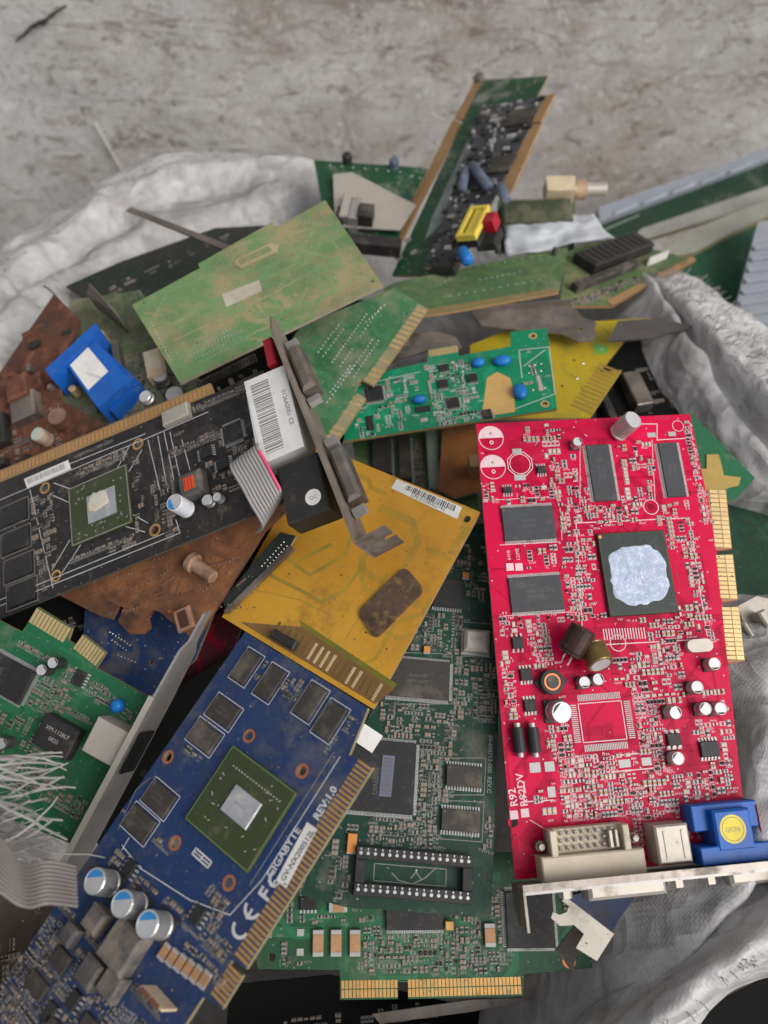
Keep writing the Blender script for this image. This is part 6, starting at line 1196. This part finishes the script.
c = plate('motherboard', 'broad green board leaning below the slot rail at the right edge', 'circuit board', [(640, 285), (660, 262), (690, 236), (790, 196), (800, 330), (700, 350), (664, 318)], 590, (8, 25), mat('leaning green mask', (0.008, 0.070, 0.034), .45, var=(16, .6, (.005, .045, .022)), dust=(.12, '7a8278', 30)), 1.8, group=W, axis=((640, 285), (790, 220)))
c.board([(640, 268), (690, 234), (800, 192), (800, 204), (725, 240), (690, 258)], mat('dull rail', (.24, .235, .20), .7, var=(30, .6, (.14, .145, .125)), dust=(.2, '8a877e', 40)), name='dusty_rail', main=False, thick=6, z=6); c.traces(16, mat('leaning trace', (.012, .09, .045), .45), seed=305)
c = plate('grille_panel', 'grey ribbed plastic panel at the right edge behind the sack', 'panel', [(758, 222), (800, 215), (800, 420), (690, 420), (724, 352)], 545, (8, 22), 'greyslot', 3.0, axis=((724, 352), (800, 340)))
for i in range(15):
    y = 250 + i * 11; xl = 754 - (y - 222) * .26 + 6; A, B = Vector(c.L(xl, y)), Vector(c.L(800, y - 8)); d = (B - A).normalized(); n2 = Vector((-d.y, d.x)); mb = MB()
    mb.prism([tuple(A - n2 * 1.8), tuple(B - n2 * 1.8), tuple(B + n2 * 1.8), tuple(A + n2 * 1.8)], 0, 2.2); mb.build('rib', ['greyslot'], c.root)

# ------------------------------------------------------------------ flat ribbon cable pieces
def ribbon(name, label, path, width, n, pinkside=False, mt='ribbon'):
    """path: world points along the cable; width vector given per point; ridged like real flat cable."""
    root = bpy.data.objects.new(name, None); COL.objects.link(root); root.location = path[len(path) // 2]; tag(root, label, 'cable', 'grey ribbon cable pieces')
    o0 = root.location; S = 6; cols = n * S; vs = []; fs = []; P = []
    for i in range(len(path) - 1):
        for k in range(6):
            t = k / 6; p0 = path[max(i - 1, 0)]; p1 = path[i]; p2 = path[i + 1]; p3 = path[min(i + 2, len(path) - 1)]; w = width[i].lerp(width[i + 1], t)
            P.append((0.5 * ((2 * p1) + (p2 - p0) * t + (2 * p0 - 5 * p1 + 4 * p2 - p3) * t * t + (3 * p1 - p0 - 3 * p2 + p3) * t ** 3), w))
    P.append((path[-1], width[-1])); rows = len(P)
    for side in (1, -1):
        for i, (p, w) in enumerate(P):
            d = (P[min(i + 1, rows - 1)][0] - P[max(i - 1, 0)][0]).normalized(); nr = w.cross(d).normalized()
            for k in range(cols + 1):
                t = k / cols; h = 0.00052 * abs(math.sin(math.pi * k / S)) + 0.00006; vs.append(tuple(p + w * (t - .5) + nr * (h * side) - o0))
    for s in range(2):
        b = s * rows * (cols + 1)
        for i in range(rows - 1):
            for k in range(cols):
                a = b + i * (cols + 1) + k; f = (a, a + 1, a + cols + 2, a + cols + 1); fs.append(f if s else f[::-1])
    mb = MB(); mb.add(vs, fs)
    if pinkside:
        for j in range(len(fs)):
            if (j % cols) >= cols - S and rows * .25 < (j // cols) % (rows - 1) < rows * .7: mb.m[j] = 1
    mb.build('conductors', [mt, 'pink'], root, smooth=True, scale=1.0); return root
z0 = 306
a, b, cc, dd = at(229, 468, 306), at(256, 446, 303), at(282, 492, 296), at(262, 526, 304)
ribbon('ribbon_cable', 'short grey ribbon cable folded over the black card, pink edge', [at(252, 452, 316), at(244, 456, 304), at(254, 475, 300), at(263, 492, 299), at(272, 510, 301), at(266, 520, 312)],
       [at(264, 444, 314) - at(240, 462, 318), at(258, 446, 302) - at(229, 468, 306), at(266, 461, 299) - at(240, 487, 303), at(274, 477, 297) - at(250, 507, 303), at(282, 493, 297) - at(262, 527, 304), at(276, 505, 311) - at(256, 533, 315)], 10, True)
ribbon('ribbon_cable', 'grey ribbon cable curling over the lower left corner', [at(-60, 850, 224), at(-10, 858, 218), at(22, 885, 216), at(48, 882, 217), at(76, 886, 226)],
       [at(-66, 880, 214) - at(-60, 810, 232), at(-8, 890, 210) - at(-8, 828, 226), at(22, 906, 211) - at(20, 862, 222), at(49, 905, 212) - at(48, 860, 222), at(76, 909, 222) - at(74, 866, 230)], 11, False, mat('darkened ribbon insulation', (.19, .17, .155), .55, var=(40, .6, (.12, .10, .09)), dust=(.2, '6e645a', 50)))  # ribbon colour darkened where this piece catches bright light, plus some dust

# ------------------------------------------------------------------ woven sack
def weave_material():
    m = bpy.data.materials.new('woven white sacking'); m.use_nodes = True; nt = m.node_tree; n = nt.nodes; l = nt.links; b = n['Principled BSDF']; b.inputs['Roughness'].default_value = 0.45; b.inputs['Specular IOR Level'].default_value = 0.4
    uv = n.new('ShaderNodeUVMap'); uv.uv_map = 'UVMap'; tc = n.new('ShaderNodeTexCoord')
    def wave(axis, sc):
        w = n.new('ShaderNodeTexWave'); w.wave_type = 'BANDS'; w.bands_direction = axis; w.inputs['Scale'].default_value = sc; w.inputs['Distortion'].default_value = 0.6; w.inputs['Detail'].default_value = 1; l.new(uv.outputs[0], w.inputs['Vector']); return w.outputs['Fac']
    ck = n.new('ShaderNodeTexChecker'); ck.inputs['Scale'].default_value = 780; l.new(uv.outputs[0], ck.inputs['Vector'])
    wx, wy = wave('X', 230), wave('Y', 230)
    mx = n.new('ShaderNodeMix'); mx.data_type = 'FLOAT'; l.new(ck.outputs['Fac'], mx.inputs['Factor']); l.new(wx, mx.inputs[2]); l.new(wy, mx.inputs[3])
    def nz(sc, d, r):
        t = n.new('ShaderNodeTexNoise'); t.inputs['Scale'].default_value = sc; t.inputs['Detail'].default_value = d; t.inputs['Roughness'].default_value = r; l.new(tc.outputs['Object'], t.inputs['Vector']); return t.outputs['Fac']
    def ramp(f, a, c):
        r = n.new('ShaderNodeMapRange'); r.inputs['From Min'].default_value = a; r.inputs['From Max'].default_value = c; l.new(f, r.inputs['Value']); return r.outputs[0]
    at_ = n.new('ShaderNodeAttribute'); at_.attribute_name = 'dirt'
    rgb = n.new('ShaderNodeRGB'); rgb.outputs[0].default_value = (0.63, 0.615, 0.605, 1); cur = rgb.outputs[0]
    def mix(f, c, amt):
        nonlocal cur
        mm = n.new('ShaderNodeMath'); mm.operation = 'MULTIPLY'; mm.inputs[1].default_value = amt; l.new(f, mm.inputs[0])
        x = n.new('ShaderNodeMix'); x.data_type = 'RGBA'; l.new(mm.outputs[0], x.inputs['Factor']); l.new(cur, x.inputs['A']); x.inputs['B'].default_value = (*c, 1); cur = x.outputs['Result']
    mix(ramp(mx.outputs[0], 0.1, 0.6), (0.72, 0.71, 0.705), 0.7)
    mix(ramp(nz(14, 8, .7), .45, .7), (0.34, 0.305, 0.28), 0.45)
    mix(ramp(nz(60, 8, .75), .5, .72), (0.25, 0.215, 0.19), 0.4)
    ad = n.new('ShaderNodeMath'); ad.operation = 'MULTIPLY'; l.new(at_.outputs['Fac'], ad.inputs[0]); l.new(ramp(nz(30, 6, .7), .25, .6), ad.inputs[1]); mix(ad.outputs[0], (0.26, 0.245, 0.24), .9)
    l.new(cur, b.inputs['Base Color'])
    bp = n.new('ShaderNodeBump'); bp.inputs['Strength'].default_value = 0.3; bp.inputs['Distance'].default_value = 0.0003; l.new(mx.outputs[0], bp.inputs['Height'])
    b2 = n.new('ShaderNodeBump'); b2.inputs['Strength'].default_value = 0.55; b2.inputs['Distance'].default_value = 0.006
    dn = n.new('ShaderNodeTexNoise'); dn.inputs['Scale'].default_value = 30; l.new(tc.outputs['Object'], dn.inputs['Vector']); dv = n.new('ShaderNodeVectorMath'); dv.operation = 'SCALE'; dv.inputs['Scale'].default_value = .03; l.new(dn.outputs['Color'], dv.inputs[0]); da = n.new('ShaderNodeVectorMath'); l.new(dv.outputs[0], da.inputs[0]); l.new(tc.outputs['Object'], da.inputs[1])
    v1 = n.new('ShaderNodeTexVoronoi'); v1.inputs['Scale'].default_value = 52; l.new(da.outputs[0], v1.inputs['Vector']); v2 = n.new('ShaderNodeTexVoronoi'); v2.inputs['Scale'].default_value = 120; l.new(da.outputs[0], v2.inputs['Vector'])
    vm = n.new('ShaderNodeMath'); vm.operation = 'MULTIPLY_ADD'; vm.inputs[1].default_value = .45; l.new(v2.outputs['Distance'], vm.inputs[0]); l.new(v1.outputs['Distance'], vm.inputs[2]); l.new(vm.outputs[0], b2.inputs['Height']); l.new(b2.outputs[0], bp.inputs['Normal']); l.new(bp.outputs[0], b.inputs['Normal'])
    b.inputs['Roughness'].default_value = 0.36
    tr = n.new('ShaderNodeBsdfTranslucent'); l.new(cur, tr.inputs['Color']); ms = n.new('ShaderNodeMixShader'); ms.inputs[0].default_value = 0.25; l.new(b.outputs[0], ms.inputs[1]); l.new(tr.outputs[0], ms.inputs[2]); l.new(ms.outputs[0], n['Material Output'].inputs['Surface'])
    return m
MWEAVE = weave_material()
# rows run round the mouth: deep inside, throat, crest, hem (folded outwards); each entry is (pixel x, pixel y, depth mm)
RIM = [  # throat                crest                 hem                 dirt
    ((330, 205, 560), (318, 162, 590), (316, 180, 640), .7),
    ((240, 232, 545), (225, 160, 580), (215, 170, 640), .7),
    ((165, 258, 525), (150, 176, 560), (135, 176, 630), .7),
    ((85, 288, 495), (62, 232, 525), (40, 236, 590), .7),
    ((25, 330, 450), (0, 272, 480), (-20, 280, 540), .6),
    ((-70, 430, 400), (-120, 395, 395), (-170, 420, 430), .3),
    ((-110, 620, 350), (-190, 610, 310), (-260, 640, 330), .3),
    ((-60, 790, 330), (-150, 800, 245), (-250, 850, 260), .8),
    ((-20, 900, 320), (-110, 980, 226), (-210, 1080, 250), .9),
    ((150, 1060, 340), (120, 1180, 235), (90, 1290, 250), .4),
    ((400, 1070, 345), (400, 1170, 250), (400, 1270, 270), .5),
    ((560, 1000, 306), (590, 1062, 262), (630, 1085, 285), .2),
    ((660, 905, 285), (702, 982, 258), (722, 988, 288), .12),
    ((735, 790, 301), (804, 900, 270), (832, 915, 305), .12),
    ((738, 650, 338), (850, 700, 318), (900, 720, 350), .12),
    ((805, 560, 425), (870, 560, 400), (930, 560, 420), .3),
    ((748, 482, 402), (800, 440, 384), (860, 430, 415), .2),
    ((695, 400, 418), (748, 372, 402), (800, 376, 440), .2),
    ((655, 322, 448), (690, 300, 440), (722, 308, 490), .2),
    ((610, 262, 520), (630, 268, 510), (655, 270, 560), .3),
    ((540, 232, 590), (560, 226, 592), (570, 226, 640), .2),
    ((440, 212, 610), (440, 196, 625), (440, 200, 660), .2)]
def sack():
    K = len(RIM); SUB = 26
    rows = []
    for (t, c, h, dv) in RIM:
        T, C, H = at(*t), at(*c), at(*h)
        inn = Vector((0.03, 0.34, T.z - 0.22)); deep = T.lerp(inn, .4); deep.z = T.z - .10; floor_in = T.lerp(inn, .75); floor_in.z = .06
        mid = T.lerp(C, .55) ; mid.z -= .004
        under = H + Vector((0, 0, -.03)); base = (H - Vector((0.03, 0.30, H.z))); base = Vector((0.03, 0.30, 0)) + Vector((base.x, base.y, 0)) * 1.0; base.z = .02
        base.y = min(base.y, .69); under.y = min(under.y, .70); bulge = under.lerp(base, .5); bulge.z = .25
        rows.append(([floor_in, deep, T, mid, C, H, under, bulge, base], dv))
    def cr(p0, p1, p2, p3, t): return 0.5 * ((2 * p1) + (p2 - p0) * t + (2 * p0 - 5 * p1 + 4 * p2 - p3) * t * t + (3 * p1 - p0 - 3 * p2 + p3) * t ** 3)
    ring = []
    for i in range(K):
        for k in range(SUB):
            t = k / SUB; g = [rows[(i + d) % K] for d in (-1, 0, 1, 2)]
            ring.append(([cr(g[0][0][j], g[1][0][j], g[2][0][j], g[3][0][j], t) for j in range(9)], g[1][1] * (1 - t) + g[2][1] * t))
    N = len(ring); SV = [4, 10, 20, 20, 20, 8, 4, 4]; vs = []; uvs = []; dirt = []; nr = sum(SV) + 1; u = 0; prev = None
    for i in range(N):
        pts, dv = ring[i]; col = []; par = []
        for j in range(8):
            p0, p1, p2, p3 = pts[max(j - 1, 0)], pts[j], pts[j + 1], pts[min(j + 2, 8)]
            for k in range(SV[j]): col.append(cr(p0, p1, p2, p3, k / SV[j])); par.append(j + k / SV[j])
        col.append(pts[8]); par.append(8.0)
        if prev is not None: u += (col[40] - prev).length
        prev = col[40]; v = 0
        for q, (p, a) in enumerate(zip(col, par)):
            if q: v += (p - col[q - 1]).length
            amp = 0.0045 if 1.5 < a < 5.5 else 0.003
            d = Vector((noise.fractal(p * 16, 1, 2, 4), noise.fractal(p * 16 + Vector((7, 3, 1)), 1, 2, 4), noise.fractal(p * 16 + Vector((2, 9, 4)), 1, 2, 4))) * amp
            s_ = Vector((p.x * 9 + p.y * 5, p.y * 9 - p.x * 5, p.z * 26)); cr2 = 1 - abs(noise.noise(s_ + Vector((0, 0, 5)))); cr3 = 1 - abs(noise.noise(p * 30)); v1 = noise.voronoi(p * 19 + d * 60)[0]; v2 = noise.voronoi(p * 47 + d * 90)[0]; d.z += (.006 * (cr2 ** 5) + .006 * (v1[0] - .45) + .0028 * (v2[0] - .45)) * (1 if 1.2 < a < 5.5 else .3)
            w = p + d; w.y = min(w.y, .712); vs.append(tuple(w)); uvs.append((u, v)); dirt.append(dv * max(0.0, min(1.0, (4.15 - a) * 1.4)))
    fs = []; fuv = []
    for i in range(N):
        j = (i + 1) % N
        for q in range(nr - 1):
            a, b, c, d = i * nr + q, j * nr + q, j * nr + q + 1, i * nr + q + 1; fs.append((a, b, c, d))
    root = bpy.data.objects.new('woven_sack', None); COL.objects.link(root); root.location = (0.03, 0.32, 0); tag(root, 'dirty white woven plastic sack holding the heap of boards', 'sack')
    mb = MB(); mb.add([tuple(Vector(p) - root.location) for p in vs], fs); o = mb.build('sack_cloth', [MWEAVE], root, smooth=True, scale=1.0)
    uvl = o.data.uv_layers.new(name='UVMap'); L = np.empty(len(o.data.loops), dtype=np.int32); o.data.loops.foreach_get('vertex_index', L); uvl.data.foreach_set('uv', np.array(uvs, dtype=np.float32)[L].ravel())
    att = o.data.attributes.new('dirt', 'FLOAT', 'POINT'); att.data.foreach_set('value', dirt)
    sol = o.modifiers.new('thickness', 'SOLIDIFY'); sol.thickness = 0.0012
    # frayed edge threads
    MT = mat('frayed white tape', (0.30, 0.29, 0.28), .5, var=(90, .6, (.18, .165, .15)), dust=(.2, '8c847a', 90))
    R = random.Random(5); mb = MB()
    def strand(p, d, L, w, target, seg=6, droop=.3, side=None):
        s = side or d.cross(Vector((R.uniform(-1, 1), R.uniform(-1, 1), R.uniform(-1, 1)))).normalized(); q = p.copy(); dd = d.copy(); vv = []
        for k in range(seg + 1):
            ww = w * (1 - .5 * k / seg); up = dd.cross(s).normalized() * .00012
            vv += [tuple(q - s * ww - up), tuple(q + s * ww - up), tuple(q + s * ww + up), tuple(q - s * ww + up)]
            dd = (dd + Vector((R.uniform(-1, 1), R.uniform(-1, 1), R.uniform(-1, 1) - droop)) * .2).normalized(); q = q + dd * (L / seg); s = (s - dd * s.dot(dd)).normalized()
        ff = []
        for k in range(seg):
            for e in range(4): ff.append((4 * k + e, 4 * k + (e + 1) % 4, 4 * k + 4 + (e + 1) % 4, 4 * k + 4 + e))
        ff += [(3, 2, 1, 0), (4 * seg, 4 * seg + 1, 4 * seg + 2, 4 * seg + 3)]
        target.add([tuple(Vector(x) - root.location) for x in vv], ff)
    def rimpt(f, row):                          # f = position in RIM entries, row = loft row
        i = int(f * SUB) % N; return Vector(vs[i * nr + row])
    for k in range(620):                        # short fuzz along the right-hand crest
        f = R.uniform(15.6, 19.2); row = R.choice((46, 50, 54, 58, 62, 66, 70)); p = rimpt(f, row); q = rimpt(f + .1, row)
        out = (p - Vector((.05, .30, p.z - .08))).normalized(); strand(p, (out + Vector((R.uniform(-.8, .8), R.uniform(-.8, .8), R.uniform(.1, 1.2)))).normalized(), R.uniform(.003, .009), .0002, mb, 5)
    for k in range(60):
        f = R.uniform(10.6, 13.4); row = R.choice((53, 54, 56, 58)); p = rimpt(f, row); out = Vector((.3, -.8, .5)); strand(p, (out + Vector((R.uniform(-.8, .8), R.uniform(-.8, .8), R.uniform(.1, 1.0)))).normalized(), R.uniform(.002, .005), .0002, mb, 4)
    for k in range(150):
        f = R.uniform(1.0, 5.0); row = R.choice((50, 54, 58, 62)); p = rimpt(f, row); strand(p, Vector((R.uniform(-1, 1), R.uniform(-1, .3), R.uniform(-.2, 1))).normalized(), R.uniform(.002, .007), .0004, mb, 4)
    mb.build('frayed_threads', [MT], root, 'stuff', scale=1.0)
    # long loose tapes at the lower left
    for k in range(80):
        x0, y0 = R.uniform(-55, 5), R.uniform(752, 866); p = at(x0, y0, R.uniform(232, 252)); tgt = at(x0 + R.uniform(30, 100), y0 + R.uniform(-45, 50), R.uniform(236, 262)); tb = MB(); d = (tgt - p); L = d.length * R.uniform(.75, 1.05)
        strand(p, d.normalized(), L, R.uniform(.0002, .00062), tb, 7, .25, BACK.cross(d).normalized()); tb.build('loose_tape', [MT], root, scale=1.0)
    return root
sack()
for _i, _c in enumerate(CARDS):
    if _c.outline and not _c.root['label'].startswith(('sooty', 'blackened')): _c.specks(0.03, 500 + _i)  # boards painted black for shade get no specks
